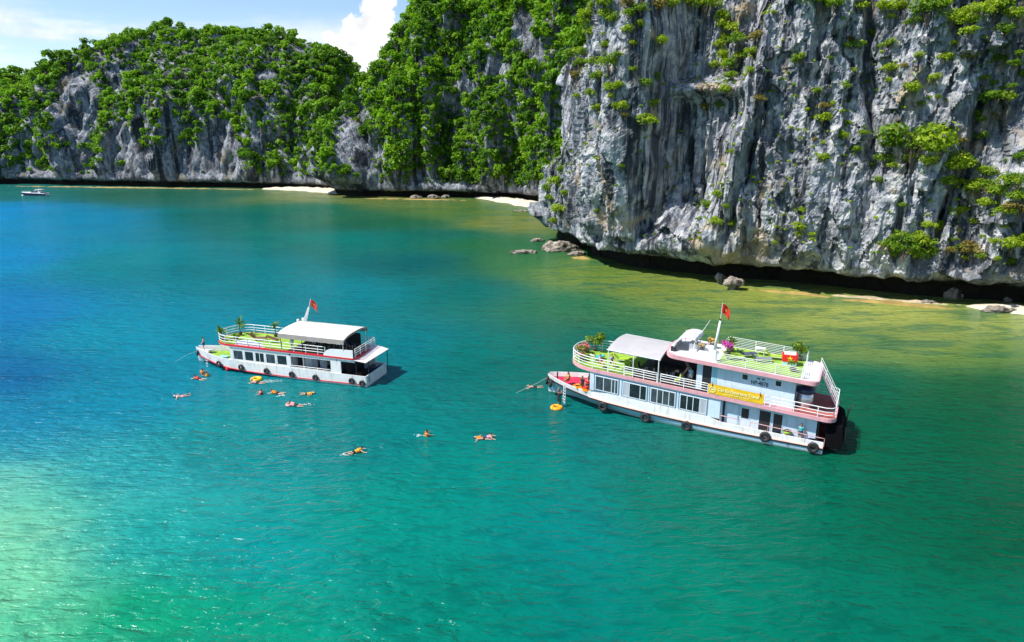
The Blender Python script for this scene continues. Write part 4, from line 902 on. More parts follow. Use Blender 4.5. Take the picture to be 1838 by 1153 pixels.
railing(RB, dens([(2.3, -2.8), (2.3, -1.0)], .3), 6.46, (.3, .6, .95), M_PIPE, .8, .022, .03, 'roof_end_rail')
railing(RB, dens([(9.5, -2.8), (9.5, -1.2)], .3), 6.46, (.2, .4, .6, .95), M_PIPE, .8, .022, .03, 'roof_end_rail')
# hood of the steering position: a curved shell open towards the stern
prof = [(13.75, 6.47), (13.72, 6.9), (13.55, 7.35), (13.2, 7.72), (12.75, 7.93), (12.2, 8.0), (11.75, 7.92), (11.62, 7.70)]
b = RB.mb(); inn = [(x - .10 * (i < 4) , z - .09) if i else (x - .12, z) for i, (x, z) in enumerate(prof)]
b.loft([[(x, y, z) for x, z in prof] + [(x, y, z) for x, z in inn[::-1]] for y in (-1.5, -.5, .6, 1.7)], True, True); b.build('hood', pm('grey_white_hood', (.66, .67, .69), .35, .08, 1.5), e)
for yy in (-1.3, 1.5): RB.mb().tube([(11.75, yy, 7.9), (11.9, yy, 6.47)], .035).build('hood_strut', M_PIPE, e)
RB.mb().box(11.6, 12.4, -.1, 1.1, 6.47, 7.25, .08).build('console', M_WHITE2, e)
RB.mb().tube([(11.9, -.6, 7.5), (11.0, -.9, 9.3)], [.03, .015], 6).build('antenna', M_PIPE, e)
RB.mb().tube([(13.2, -.9, 6.47), (13.2, -.9, 7.9)], .025, 6).build('antenna', M_PIPE, e)
RB.mb().box(10.0, 11.3, 1.6, 2.6, 6.47, 6.95, .05).build('roof_locker', M_WHITE2, e)
RB.mb().box(10.1, 11.0, -.2, .9, 6.47, 7.05, .05).build('roof_locker', M_WHITE2, e)
RB.mb().box(13.4, 13.9, 1.5, 2.0, 6.47, 6.85, .1).build('search_light', M_BLACK, e)
# mast and flag
RB.mb().box(9.55, 10.0, 2.3, 2.72, 6.47, 7.5, .04).build('mast_step', M_WHITE2, e)
mast = RB.mb().tube([(9.78, 2.5, 7.45), (9.5, 2.5, 10.3)], [.14, .09], 10).build('mast', M_WHITE2, e, True)
RB.mb().tube([(9.5, 2.5, 10.3), (9.42, 2.5, 11.95)], .025, 6).build('flag_pole', M_PIPE, e)
RB.mb().ball((9.52, 2.5, 10.4), .1, 10, 7).build('mast_light', M_BLACK, e)
flag(RB, 9.42, 2.5, 11.05, 11.9, 1.15, e, .5)
# canopy over the fore deck
b = RB.mb(); rings = []
for x in np.linspace(14.55, 19.75, 9):
    sag = .05 * math.cos((x - 14.5) * 2.4); rings.append([(x, y, 5.72 + .26 * (1 - (y / 2.95) ** 2) + sag * (1 - abs(y) / 3) + (.03 if (abs(y) < 2.9) else 0)) for y in np.linspace(-2.95, 2.95, 15)])
low = [[(p[0], p[1], p[2] - .04) for p in r] for r in rings]; b.loft(rings); b.loft(low); b.build('canopy', M_CANVAS, e, True)
b = RB.mb()
for s in (1, -1): b.tube([(14.5, s * 2.96, 5.70), (19.8, s * 2.96, 5.70)], .035)
for x in (14.55, 16.3, 18.0, 19.75): b.tube([(x, y, 5.66 + .26 * (1 - (y / 2.95) ** 2)) for y in np.linspace(-2.95, 2.95, 11)], .03)
b.build('canopy_frame', M_PIPE, e)
for x in (14.65, 17.1, 19.6):
    for s in (1, -1): RB.mb().tube([(x, s * 2.95, 3.46), (x, s * 2.95, 5.7)], .045, 7).build('canopy_post', M_PIPE, e)
# landing, stairs and stern gear
sx0, sx1 = 1.0, -.55
for s in (-1.45, -.35):
    RB.mb().tube([(sx0, s, 6.4), (sx1, s, 3.5)], .06, 6).build('stair_string', M_PIPE, e)
    b = RB.mb()
    for q in (.35, .65, .95): b.tube([(sx0 + .1, s, 6.42 + q), (sx1, s, 3.5 + q)], .028)
    for t in (0, .33, .66, 1): xx = sx0 + .1 + (sx1 - sx0 - .1) * t; zz = 6.42 + (3.5 - 6.42) * t; b.tube([(xx, s, zz), (xx, s, zz + .95)], .03)
    b.build('stair_rail', M_PIPE, e)
for i in range(9):
    t = (i + .5) / 9; RB.mb().box(sx0 + (sx1 - sx0) * t - .14, sx0 + (sx1 - sx0) * t + .14, -1.42, -.38, 6.4 + (3.5 - 6.4) * t - .02, 6.4 + (3.5 - 6.4) * t + .02).build('step', M_RED, e)
# things standing on the boat
e2 = empty('water_tank', RB.to_world(1.95, 1.1, 3.475), RB.ang); tag(e2, 'steel water tank with dark lid at the stern of the pink-trimmed boat', 'tank')
b = MB(); b.tube([(0, 0, 0), (0, 0, .05), (0, 0, 1.25), (0, 0, 1.3)], [.62, .66, .66, .6], 24); b.build('tank_body', M_STEEL, e2, True)
for z in (.3, .65, 1.0): MB().tube([(.67 * math.cos(a), .67 * math.sin(a), z) for a in np.linspace(0, 6.283, 24, endpoint=False)], .02, 6, True).build('hoop', M_STEEL, e2)
b = MB(); b.tube([(0, 0, 1.3), (0, 0, 1.34), (0, 0, 1.75), (0, 0, 1.86)], [.7, .78, .75, .3], 24); b.build('lid', M_DKBLUE, e2, True)
ban = empty('banner', RB.to_world(7.55, 3.0, 3.5), RB.ang); tag(ban, 'yellow vinyl banner with company lettering tied to the boat rail', 'banner')
class Bn: pass
bnb = Boat.__new__(Boat); bnb.e = ban; bnb.k = RB.k; bnb.w = lambda x, y, z: (x, y, z + RB.k * x); bnb.ang = RB.ang; bnb.O = RB.O
b = bnb.mb(); b.loft([[(x, .012 * math.sin(x * 5) + .0, 0.02), (x, .014 * math.sin(x * 4 + 1), .48), (x, 0, .95)] for x in np.linspace(-2.4, 2.4, 25)]); b.loft([[(x, .012 * math.sin(x * 5) + .012, 0.02), (x, .014 * math.sin(x * 4 + 1) + .012, .48), (x, .012, .95)] for x in np.linspace(-2.4, 2.4, 25)])
b.build('sheet', M_YELLOW, ban)
text(bnb, 'Cat Ba Panorama Travel', 1.55, .05, .44, .42, M_LETTERY, 'lettering', ban, aspect=.86, bold=.008)
marks(bnb, 0.9, -1.2, .05, .17, .17, M_LETTERY, 'worn_small_lettering', ban, 3)
b = bnb.mb(); b.tube([(2.0 + .27 * math.cos(a), .045, .46 + .27 * math.sin(a)) for a in np.linspace(0, 6.283, 24, endpoint=False)], .025, 6, True); b.box(1.83, 2.17, .04, .05, .40, .52); b.tube([(2.0 + .15 * math.cos(a), .045, .5 + .15 * math.sin(a)) for a in np.linspace(0, 3.14, 10)], .02, 6); b.build('round_emblem', M_LETTERY, ban)
for (x, nm) in ((2.1, 'ribbon'), (-2.05, 'ribbon')): bnb.mb().tube([(x, .06, 1.15), (x - .03, .07, .95), (x - .06, .07, .7)], [.02, .05, .015], 6).build('ribbon', M_FLAGRED, ban)
TM = tyre_mesh(.36, .12)
for (x, z, lb) in ((19.95, .72, 'black tyre fender nearest the bow under the first cabin window'), (15.6, .46, 'black tyre fender under the second cabin window of the pink-trimmed boat'), (11.65, .42, 'black tyre fender under the fourth cabin window of the pink-trimmed boat'), (4.7, .82, 'black tyre fender below the dark doorways of the pink-trimmed boat'), (.75, .66, 'black tyre fender at the stern corner of the pink-trimmed boat')):
    tyre(RB, TM, x, 3.12 if x < 18 else 3.02, z, lb, .1, .06)
tyre(RB, TM, 26.6, .95, 1.35, 'black tyre fender hanging on the bow of the pink-trimmed boat', .1, .1, -.95)
tyre(RB, TM, 27.25, .25, 1.35, 'black tyre fender at the very stem of the pink-trimmed boat', .1, .1, -1.3)
potted(RB, 22.9, -2.2, 3.47, 1.25, 1.0, 'bushy yellow-green potted shrub by the bow rail of the pink-trimmed boat', n=420, ls=.12)
potted(RB, 23.4, .3, 3.47, .85, .65, 'potted shrub with pink blossom at the bow rail of the pink-trimmed boat', 'flower', n=240)
potted(RB, 22.9, 1.4, 3.47, .5, .45, 'low pink flowering pot behind the near bow rail', 'flower', n=160)
potted(RB, 23.4, -1.1, 3.47, .6, .5, 'pot of pale pink flowers at the far side of the bow rail', 'bush', M_PINKFL, n=160)
potted(RB, 16.2, -1.6, 3.47, .9, .6, 'leafy potted plant under the grey canopy', n=200)
potted(RB, 9.0, .3, 6.49, .95, .62, 'bougainvillea with magenta flowers on the roof beside the mast', 'bush', M_PURPLE, n=300, ls=.15)
potted(RB, 8.9, -1.0, 6.49, 1.2, .75, 'spiky green palm in a pot behind the magenta flowers', 'palm')
potted(RB, 10.7, -1.2, 6.49, .6, .5, 'pot of orange and cream flowers ahead of the mast', 'bush', M_ORFL, n=200)
potted(RB, 11.2, 1.2, 6.95, .3, .35, 'small cream flower pot on the white roof locker', 'bush', M_ORFL, n=120)
potted(RB, 3.0, -2.2, 6.49, 1.0, .8, 'spreading potted shrub at the stern end of the roof', n=160, ls=.2)
potted(RB, 3.2, 1.4, 6.49, .7, .5, 'potted plant with thin pale leaves by the roof end rail', n=120, ls=.16)
# red box with a star, loungers and tables on the roof
e2 = empty('red_box', RB.to_world(3.7, -.6, 6.49), RB.ang + .15); tag(e2, 'box draped in red cloth with a yellow star on the boat roof', 'box')
MB().box(-.6, .6, -.45, .45, 0, .35, .04).build('chest', pm('pale_blue_chest', (.45, .66, .76), .5, .05, 2), e2); MB().box(-.64, .64, -.49, .49, .35, .98, .05).build('cloth', M_FLAGRED, e2); MB().box(-.5, .5, -.4, .4, .985, 1.08, .05).build('cushion', M_WHITE2, e2)
b = MB(); pts = star_mesh(.27); b.add([(0, .50, .66)] + [(-u, .497, .66 + v) for u, v in pts], [(0, 1 + i, 1 + (i + 1) % 10) for i in range(10)]); b.build('star', M_STAR, e2)
def lounger(x, y, label, c1, c2, rz, bt=RB, zz=6.49):
    q = empty('sun_lounger', bt.to_world(x, y, zz), bt.ang + rz); tag(q, label, 'sun lounger', 'sun loungers on the boat roofs')
    MB().box(-.9, .55, -.32, .32, .26, .31, .03).build('frame', M_PIPE, q)
    for a in (-.8, .45):
        for s in (-.27, .27): MB().tube([(a, s, 0), (a, s, .27)], .025).build('leg', M_PIPE, q)
    MB().box(-.88, .52, -.3, .3, .312, .38, .04).build('cushion', c1, q)
    b = MB(); b.loft([[(.5, -.3, .33), (.5, .3, .33), (.5, .3, .40), (.5, -.3, .40)], [(1.05, -.3, .78), (1.05, .3, .78), (1.0, .3, .84), (1.0, -.3, .84)]], True, True); b.build('backrest', c2, q)
M_LIME = pm('lime_fabric', (.36, .55, .03), .8, .1, 3); M_NAVYF = pm('slate_fabric', (.07, .09, .14), .8, .2, 3); M_GREYF = pm('grey_fabric', (.22, .24, .25), .8, .1, 3)
lounger(8.3, 1.1, 'lime green sun lounger nearest the mast on the boat roof', M_LIME, M_LIME, .4)
lounger(7.3, -.4, 'slate sun lounger in the middle of the boat roof', M_NAVYF, M_NAVYF, .7)
lounger(6.0, .2, 'grey sun lounger between the slate lounger and the lime mat', M_GREYF, M_NAVYF, .3)
lounger(4.9, -1.3, 'lime green sun lounger next to the red box on the roof', M_LIME, M_LIME, .2)
def table_set(bt, x, y, zz, label, top, rz=0.):
    q = empty('low_table', bt.to_world(x, y, zz), bt.ang + rz); tag(q, label, 'table', 'tables on the boat decks')
    MB().box(-.45, .45, -.3, .3, .62, .67, .05).build('table_top', top, q)
    for a in (-.38, .38):
        for s in (-.24, .24): MB().tube([(a, s, 0), (a, s, .62)], .025).build('leg', M_PIPE, q)
def chair(bt, x, y, zz, label, col, rz):
    q = empty('deck_chair', bt.to_world(x, y, zz), bt.ang + rz); tag(q, label, 'chair', 'chairs on the boat decks')
    MB().box(-.24, .24, -.24, .24, .40, .45, .04).build('seat', col, q)
    b = MB(); b.loft([[(-.22, -.24, .45), (-.22, .24, .45), (-.18, .24, .45), (-.18, -.24, .45)], [(-.32, -.22, .92), (-.32, .22, .92), (-.29, .22, .92), (-.29, -.22, .92)]], True, True); b.build('backrest', col, q)
    for a in (-.2, .2):
        for s in (-.2, .2): MB().tube([(a * 1.1, s * 1.1, 0), (a, s, .41)], .022).build('leg', M_PIPE, q)
M_WOOD = pm('brown_wood', (.20, .09, .05), .5, .3, 2, st=(1, 6, 1))
table_set(RB, 6.4, -1.8, 6.49, 'white table by the far roof rail', M_WHITE2)
table_set(RB, 16.0, .9, 3.475, 'dark table under the grey canopy near the middle post', M_DARKFLOOR); table_set(RB, 13.4, .6, 3.475, 'dark table in the shade of the open saloon', M_DARKFLOOR)
for i, (x, y, rz, lb) in enumerate(((15.2, .9, 0, 'dark chair aft of the canopy table'), (16.9, .9, 3.1, 'dark chair ahead of the canopy table'), (12.6, .6, 0, 'dark chair aft of the saloon table'), (14.2, .6, 3.1, 'dark chair ahead of the saloon table'))): chair(RB, x, y, 3.475, lb, M_DARKFLOOR, rz)
chair(RB, 13.0, 2.3, 3.475, 'lime green chair behind the saloon rail', M_LIME, .4); chair(RB, 18.2, 1.2, 3.475, 'lime green chair at the front edge of the canopy', M_LIME, 2.2)
lounger(19.2, -.6, 'lime green sun lounger under the front of the grey canopy', M_LIME, M_LIME, .3, RB, 3.475)
lounger(21.6, .4, 'teal topped sun lounger on the bow turf of the pink-trimmed boat', M_TEAL, M_WHITE2, 1.3, RB, 3.475)
# stores on the port passage
q = empty('plastic_basin', RB.to_world(3.0, 2.55, .63), 0); tag(q, 'lime green plastic basin on the aft side passage', 'basin'); b = MB(); b.tube([(0, 0, .5), (0, 0, .52), (0, 0, .78), (0, 0, .78), (0, 0, .55)], [.2, .26, .38, .35, .25], 18, cap=True); b.build('bowl', M_LIME, q, True); MB().tube([(0, 0, 0), (0, 0, .5)], .14, 10).build('stand', M_DKBLUE, q)
q = empty('plastic_tub', RB.to_world(.9, 2.5, .63), 0); tag(q, 'blue plastic tub at the stern end of the side passage', 'tub'); b = MB(); b.tube([(0, 0, 0), (0, 0, .02), (0, 0, .45), (0, 0, .45), (0, 0, .1)], [.24, .28, .38, .34, .25], 18); b.build('bowl', pm('blue_plastic', (.03, .12, .55), .35, .1, 2), q, True)
for i, (x, c, lb) in enumerate(((3.7, M_DKBLUE, 'dark jerry can beside the lime basin'), (2.3, M_WOOD, 'brown crate aft of the lime basin'), (1.7, M_WHITE2, 'white bucket between the crate and the blue tub'))):
    q = empty(('jerry_can', 'crate', 'bucket')[i], RB.to_world(x, 2.5, .63), RB.ang); tag(q, lb, ('can', 'crate', 'bucket')[i])
    if i == 2: MB().tube([(0, 0, 0), (0, 0, .3), (0, 0, .3), (0, 0, .05)], [.13, .17, .15, .11], 14).build('pail', c, q, True); MB().tube([(.16 * math.cos(a), 0, .3 + .16 * math.sin(a)) for a in np.linspace(0, 3.14, 9)], .008, 5).build('handle', M_STEEL, q)
    else: MB().box(-.2, .2, -.14, .14, 0, .5 if i == 0 else .34, .04).build('can_body' if i == 0 else 'crate_body', c, q); MB().box(-.1, .1, -.03, .03, .5 if i == 0 else .34, .56 if i == 0 else .37, .01).build('handle' if i == 0 else 'lid', c, q)
# ================================================================== the red-striped boat on the left
LB = Boat('tour_boat', 'white double-deck tour boat with red stripes and cream canopy among the swimmers', (-15.28, 72.19), 163.5, .012)
e = LB.e; st = []
for x in [0, 1, 2.5, 5, 7.5, 10, 12.5, 15, 16.5, 17.4, 18.5, 19.8, 21, 22, 22.9, 23.5, 23.9]:
    hb = float(np.interp(x, [0, 3, 15, 17.5, 19.5, 21.5, 23, 23.9], [2.42, 2.5, 2.5, 2.36, 1.95, 1.25, .6, .15]))
    wb = float(np.interp(x, [0, 6, 11, 15, 18, 20, 21, 23.9], [2.4, 2.44, 2.36, 1.9, 1.1, .45, .05, .02]))
    zr = float(np.interp(x, [0, 6, 11, 15, 19, 23.9], [.24, .22, .22, .32, .48, .95]))
    zb = float(np.interp(x, [0, 3, 15, 17.4, 19.5, 23.9], [1.24, 1.3, 1.5, 1.55, 1.6, 1.85]))
    st.append((x, hb, wb, zr, zb, hb + (.02 if x < 17 else .12)))
h_, dk = hull(LB, st, M_RED, pm('white_hull_paint', (.72, .71, .70), .42, .1, 1.2, dirt=(.48, .36, .28)), M_WHITE, .07)
dk.build('main_deck', M_DARKFLOOR, e)
LB.raw().prism([(17.7, -2.0), (19.5, -1.7), (21.5, -1.05), (22.8, -.5), (22.8, .5), (21.5, 1.05), (19.5, 1.7), (17.7, 2.0)], .98, 1.12).build('fore_turf', M_TURF, e)
LB.raw().box(18.3, 19.7, -.9, .9, 1.121, 1.35, .1).build('fore_hatch', M_TURF, e)
LB.raw().box(18.6, 19.6, 1.0, 1.5, 1.36, 1.42, .05).build('hatch_mat', pm('pale_blue_mat', (.30, .62, .72), .8, .1, 3), e); LB.raw().box(17.9, 19.3, .2, 1.65, 1.125, 1.17, .1).build('bow_towel', pm('white_blue_towel', (.62, .76, .80), .8, .15, 2), e)
b = LB.raw(); b.box(-.09, -.0, -2.4, 2.4, -.4, 1.24); b.build('transom', M_WHITE, e)
# lower cabin walls built round the openings
WYL = 2.44; b = LB.mb()
b.box(9.4, 17.2, WYL - .1, WYL, 1.1, 1.38); b.box(9.4, 17.2, WYL - .1, WYL, 2.62, 2.948); b.box(9.2, 9.65, WYL - .1, WYL, 1.38, 2.62); b.box(16.85, 17.2, WYL - .1, WYL, 1.38, 2.62)
b.box(3.4, 9.2, WYL - .1, WYL, 2.62, 2.948); b.box(3.4, 9.2, WYL - .1, WYL, 1.0, 1.2); b.box(3.3, 4.15, WYL - .1, WYL, 1.2, 2.62); b.box(1.2, 3.3, WYL - .1, WYL, 2.68, 2.948); b.box(2.9, 3.3, WYL - .1, WYL, 1.2, 2.68)
for x in (15.37, 13.97, 12.55, 11.1): b.box(x - .06, x + .06, WYL - .1, WYL, 1.38, 2.62)
b.box(1.2, 17.2, -WYL, -WYL + .1, .7, 2.948); b.box(17.1, 17.2, -2.34, 2.34, .7, 2.948); b.box(4.0, 4.1, -2.34, 2.34, .6, 2.948); b.box(9.3, 9.4, -2.34, 2.2, .6, 2.948)
b.build('lower_cabin_wall', M_WHITE, e)
for (x0, x1, pn, cur) in ((15.45, 16.83, (0, 1), ()), (14.05, 15.29, (0, 1), ()), (12.63, 13.89, (0, .52, 1), ()), (11.18, 12.47, (0, 1), ()), (9.67, 11.02, (0, 1), ())):
    window(LB, x0, x1, 1.40, 2.60, WYL - .05, pn, M_WHITE2, None, cur)
# the half-open gallery amidships: inner wall, curtains, rail
LB.mb().box(4.2, 9.2, .9, 1.0, .7, 2.94).build('inner_wall', M_WHITE, e)
for (x0, x1) in ((5.6, 6.3), (4.5, 5.0), (6.7, 7.4), (8.4, 9.1)):
    b = LB.mb(); b.loft([[(x, 1.15 + .05 * math.sin((x - x0) * 22), 1.0), (x, 1.15 + .05 * math.sin((x - x0) * 22), 2.6)] for x in np.linspace(x0, x1, 18)]); b.build('curtain', M_CURTAIN if x0 != 8.4 else M_DARK, e)
for (x0, x1) in ((5.05, 5.5), (6.32, 6.65)): LB.mb().box(x0, x1, 1.005, 1.03, 1.1, 2.5).build('cabin_window', M_GLASS, e)
for x in (7.6,): LB.mb().tube([(x, WYL - .05, 1.2), (x, WYL - .05, 2.62)], .04).build('gallery_post', M_WHITE2, e)
railing(LB, dens([(9.2, WYL - .05), (4.2, WYL - .05)], .5), 1.19, (.14, .34), M_PIPE, 1.6, .025, .03, 'gallery_rail')
for (x0, x1) in ((7.9, 9.1), (5.4, 6.9)): LB.mb().box(x0, x1, 1.8, 2.2, .75, 1.22, .05).build('bench', M_DARKFLOOR, e)
# upper deck
UL = outline(1.0, 19.7, 2.56, 2.6, .5)
slab(LB, 'upper_deck', UL, 2.95, 3.02, M_WHITE); slab(LB, 'red_stripe', inset(UL, -.02), 3.022, 3.20, M_RED)
slab(LB, 'fore_turf_upper', [(9.6, -2.4)] + [p for p in inset(UL, .14) if p[0] > 17.2] + [(9.6, 2.4)], 3.204, 3.215, M_TURF)
slab(LB, 'saloon_floor', [(1.4, -2.4), (9.58, -2.4), (9.58, 2.4), (1.4, 2.4)], 3.204, 3.212, M_DARKFLOOR)
bowp = [p for p in inset(UL, .08) if p[0] > 17.2]
railing(LB, dens([(9.8, -2.48)] + bowp + [(4.7, 2.48)], .3), 3.2, (.3, .6, .95), M_PIPE, 1.5)
railing(LB, dens([(9.7, -2.48), (1.4, -2.48)], .3), 3.2, (.3, .6, .95), M_PIPE, 1.5)
railing(LB, dens([(1.15, 2.3), (1.15, -2.3)], .3), 3.2, (.28, .52, .76, 1.0), M_PIPE, 1.2, .03)
b = LB.mb(); b.loft([[(x, 2.52, 3.2), (x, 2.52, 3.2 + h), (x, 2.44, 3.2 + h), (x, 2.44, 3.2)] for x, h in ((4.9, .25), (4.5, .62), (4.0, .80), (3.0, .86), (1.3, .90))], True, True); b.build('quarter_panel', M_WHITE2, e)
# white side screen forward on the upper deck
b = LB.mb(); b.loft([[(x, 2.40, 3.21), (x, 2.44, 3.21 + h), (x, 2.38, 3.21 + h), (x, 2.34, 3.21)] for x, h in ((16.6, .05), (16.0, .55), (14.5, .8), (13.0, .55), (12.4, .06))], True, True); b.build('side_screen', M_WHITE2, e)
# canopy with hanging edge
b = LB.mb(); rings = []
for x in np.linspace(2.2, 10.4, 11):
    rings.append([(x, y, 5.22 + .34 * (1 - abs(y / 2.65) ** 3.2) - .03 * math.sin((x - 2.2) * 3.1) * (1 - abs(y) / 2.7)) for y in np.linspace(-2.65, 2.65, 17)])
b.loft(rings); b.loft([[(p[0], p[1], p[2] - .05) for p in r] for r in rings]); can = b.build('canopy', M_CANVASW, e, True)
b = LB.mb()
for s in (1, -1): b.loft([[(x, s * 2.66, 5.22), (x, s * 2.69, 4.70 + .02 * math.sin(x * 6))] for x in np.linspace(2.2, 10.4, 40)]); b.loft([[(x, s * 2.675, 5.225), (x, s * 2.705, 4.70 + .02 * math.sin(x * 6))] for x in np.linspace(2.2, 10.4, 40)])
b.loft([[(p[0] - .01, p[1], p[2]), (p[0] - .03, p[1], p[2] - .22)] for p in rings[0]]); b.build('valance', M_VALANCE, can)
for x in (2.4, 4.9, 7.5, 10.2):
    for s in (1, -1): LB.mb().tube([(x, s * 2.46, 3.2), (x, s * 2.6, 5.15)], .035, 6).build('canopy_post', M_PIPE if x < 3 else M_DARK, e)
b = LB.mb()
for x in (2.3, 4.9, 7.5, 10.3): b.tube([(x, y, 5.16 + .34 * (1 - abs(y / 2.65) ** 3.2)) for y in np.linspace(-2.65, 2.65, 11)], .028)
b.build('canopy_frame', M_PIPE, can)
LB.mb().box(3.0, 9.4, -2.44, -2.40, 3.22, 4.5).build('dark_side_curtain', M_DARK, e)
# stern awning
b = LB.mb(); V = [(1.25, -2.5, 3.3), (1.25, 2.5, 3.02), (-.1, 2.3, 2.80), (-.5, -2.4, 2.98)]; b.add(V + [(x, y, z - .06) for x, y, z in V], [(0, 1, 2, 3), (7, 6, 5, 4), (0, 4, 5, 1), (1, 5, 6, 2), (2, 6, 7, 3), (3, 7, 4, 0)]); b.build('stern_awning', pm('pinkish_awning', (.80, .70, .70), .6, .08, 1), e)
for (x, y) in ((-.3, 2.1), (-.4, -2.2), (1.1, 2.3)): LB.mb().tube([(x, y, .6), (x, y, 2.9)], .04).build('awning_post', M_DARK, e)
LB.mb().box(.3, 1.2, -1.6, -.2, .4, 1.25, .05).build('engine_box', M_DKBLUE, e)
LB.mb().box(2.7, 2.8, -2.3, 1.6, .4, 2.94).build('aft_bulkhead', M_DARK, e)
for (x0, y) in ((1.4, .6), (1.4, 1.5)): LB.mb().box(x0, x0 + .7, y, y + .5, .4, .95, .05).build('stern_locker', M_WOOD, e)
# mast with flag, roof fittings
mst = empty('lattice', (0, 0, 0)); bpy.data.objects.remove(mst)
mm = LB.mb()
for (dx, dy) in ((.15, .15), (-.15, .15), (-.15, -.15), (.15, -.15)): mm.tube([(9.6 + dx, -1.4 + dy, 5.45), (8.85 + dx * .35, -1.4 + dy * .35, 7.35)], .03)
for t in np.linspace(0, 1, 7): c0 = 9.6 - .75 * t; w = .15 * (1 - .65 * t); z = 5.6 + 1.75 * t; mm.tube([(c0 + w, -1.4 + w, z), (c0 - w, -1.4 + w, z), (c0 - w, -1.4 - w, z), (c0 + w, -1.4 - w, z)], .022, 5, True)
mm.build('lattice_mast', M_WHITE2, e); LB.mb().tube([(8.85, -1.4, 7.3), (8.55, -1.4, 8.35)], .025).build('flag_pole', M_PIPE, e)
flag(LB, 8.55, -1.4, 7.45, 8.3, 1.1, e, .6)
for (x, y, z) in ((10.1, -1.9, 5.55), (9.9, -.6, 5.75)): LB.mb().box(x - .12, x + .12, y - .12, y + .12, z, z + .28, .04).build('roof_lamp', M_WHITE2, e)
LB.raw().tube([(23.9, 0, 1.3), (25.0, .5, .8), (26.2, 1.1, .1), (26.8, 1.4, -.3)], .009, 6).build('mooring_rope', M_ROPE, e)
b = LB.raw()
for q in (0, .3): b.tube([(21.2 + q, 1.62 - q * .45, 1.75), (21.2 + q, 1.72 - q * .45, -.4)], .02)
for i in range(5): b.tube([(21.2, 1.70, .05 + .35 * i), (21.5, 1.57, .05 + .35 * i)], .02)
b.build('ladder', M_PIPE, e)
TS = tyre_mesh(.27, .085)
for i, (x, z, dy) in enumerate(((19.1, .80, .0), (15.8, .78, .1), (12.4, .68, .1), (9.1, .62, .1), (6.1, .56, .1), (1.6, .62, .1), (.35, .46, .1))):
    hb = float(np.interp(x, [0, 3, 15, 17.5, 19.5], [2.46, 2.54, 2.54, 2.46, 2.14]))
    tyre(LB, TS, x, hb + .10, z, ('tyre fender below the bow deck of the red-striped boat', 'tyre fender below the first window of the red-striped boat', 'tyre fender below the middle window of the red-striped boat', 'tyre fender at the forward end of the open gallery', 'tyre fender amid the open gallery of the red-striped boat', 'second tyre fender from the stern of the red-striped boat', 'tyre fender at the stern corner of the red-striped boat')[i], .1, .05, -.18 if x > 18 else 0)
tyre(LB, TS, 23.5, .55, 1.15, 'tyre fender on the stem of the red-striped boat', .1, .05, -1.0); tyre(LB, TS, 23.85, -.1, 1.15, 'tyre fender at the far side of the stem of the red-striped boat', .1, .05, -1.7)
q = empty('ball_fender', LB.to_world(18.0, 2.1, .25, False), 0); tag(q, 'red ball fender floating beside the bow of the red-striped boat', 'fender'); MB().ball((0, 0, 0), (.32, .32, .36), 16, 11).build('ball', M_RED, q, True); MB().tube([(0, 0, .34), (0, -.05, 1.0)], .02).build('rope', M_ROPE, q)
potted(LB, 19.0, 1.4, 3.21, 1.25, 1.05, 'leafy potted palm at the near corner of the bow of the red-striped boat', 'palm', pot=.25)
potted(LB, 18.2, -.9, 3.21, 1.75, 1.15, 'tallest potted palm on the bow of the red-striped boat', 'palm', pot=.25)
potted(LB, 17.4, .9, 3.21, .55, .5, 'low yellow-green pot plant on the bow turf of the red-striped boat', n=160)
potted(LB, 13.9, -1.7, 3.21, 1.7, .75, 'thin potted plant by the far rail of the red-striped boat', 'palm', pot=.25)
potted(LB, 10.6, -1.9, 3.21, 1.2, .85, 'bushy potted plant at the front corner of the cream canopy', n=220)
lounger(14.8, .2, 'wooden sun lounger on the turf of the red-striped boat', M_WOOD, M_WOOD, .2, LB, 3.215)
q = empty('deck_table', LB.to_world(12.9, .3, 3.215), LB.ang + .3); tag(q, 'folding wooden table leaning on the turf deck of the red-striped boat', 'table'); b = MB(); b.loft([[(-.7, -.35, .25), (-.7, .35, .25), (-.7, .35, .30), (-.7, -.35, .30)], [(.7, -.35, .75), (.7, .35, .75), (.7, .35, .80), (.7, -.35, .80)]], True, True); b.build('table_top', M_WOOD, q)
for a in (-.5, .5):
    for s in (-.3, .3): MB().tube([(a, s, 0), (a, s, .30 + (a + .5) * .32)], .025).build('leg', M_WOOD, q)
q = empty('coiled_tyre', LB.to_world(13.2, -1.9, 3.215)); tag(q, 'dark tyre lying on the turf beside the thin potted plant', 'tyre'); t = link('tyre', TS, None, q); t.rotation_euler = (R(90), 0, 0); t.location = (0, 0, .09); MB().tube([(.0, .0, .0), (.1, .1, .03)], .05).build('hub_plug', M_BLACK, q)
for i, (x, y, lb) in enumerate(((8.4, .6, 'dark chair first from the bow under the cream canopy'), (7.0, .5, 'dark chair second from the bow under the cream canopy'), (5.6, .6, 'dark chair third from the bow under the cream canopy'), (3.2, -.8, 'dark chair at the stern end under the cream canopy'))): chair(LB, x, y, 3.215, lb, M_DKBLUE if i % 2 else M_DARKFLOOR, 1.4 + i)
table_set(LB, 7.7, -.6, 3.215, 'dark table forward under the cream canopy', M_WOOD); table_set(LB, 4.8, -.4, 3.215, 'dark table aft under the cream canopy', M_WOOD)

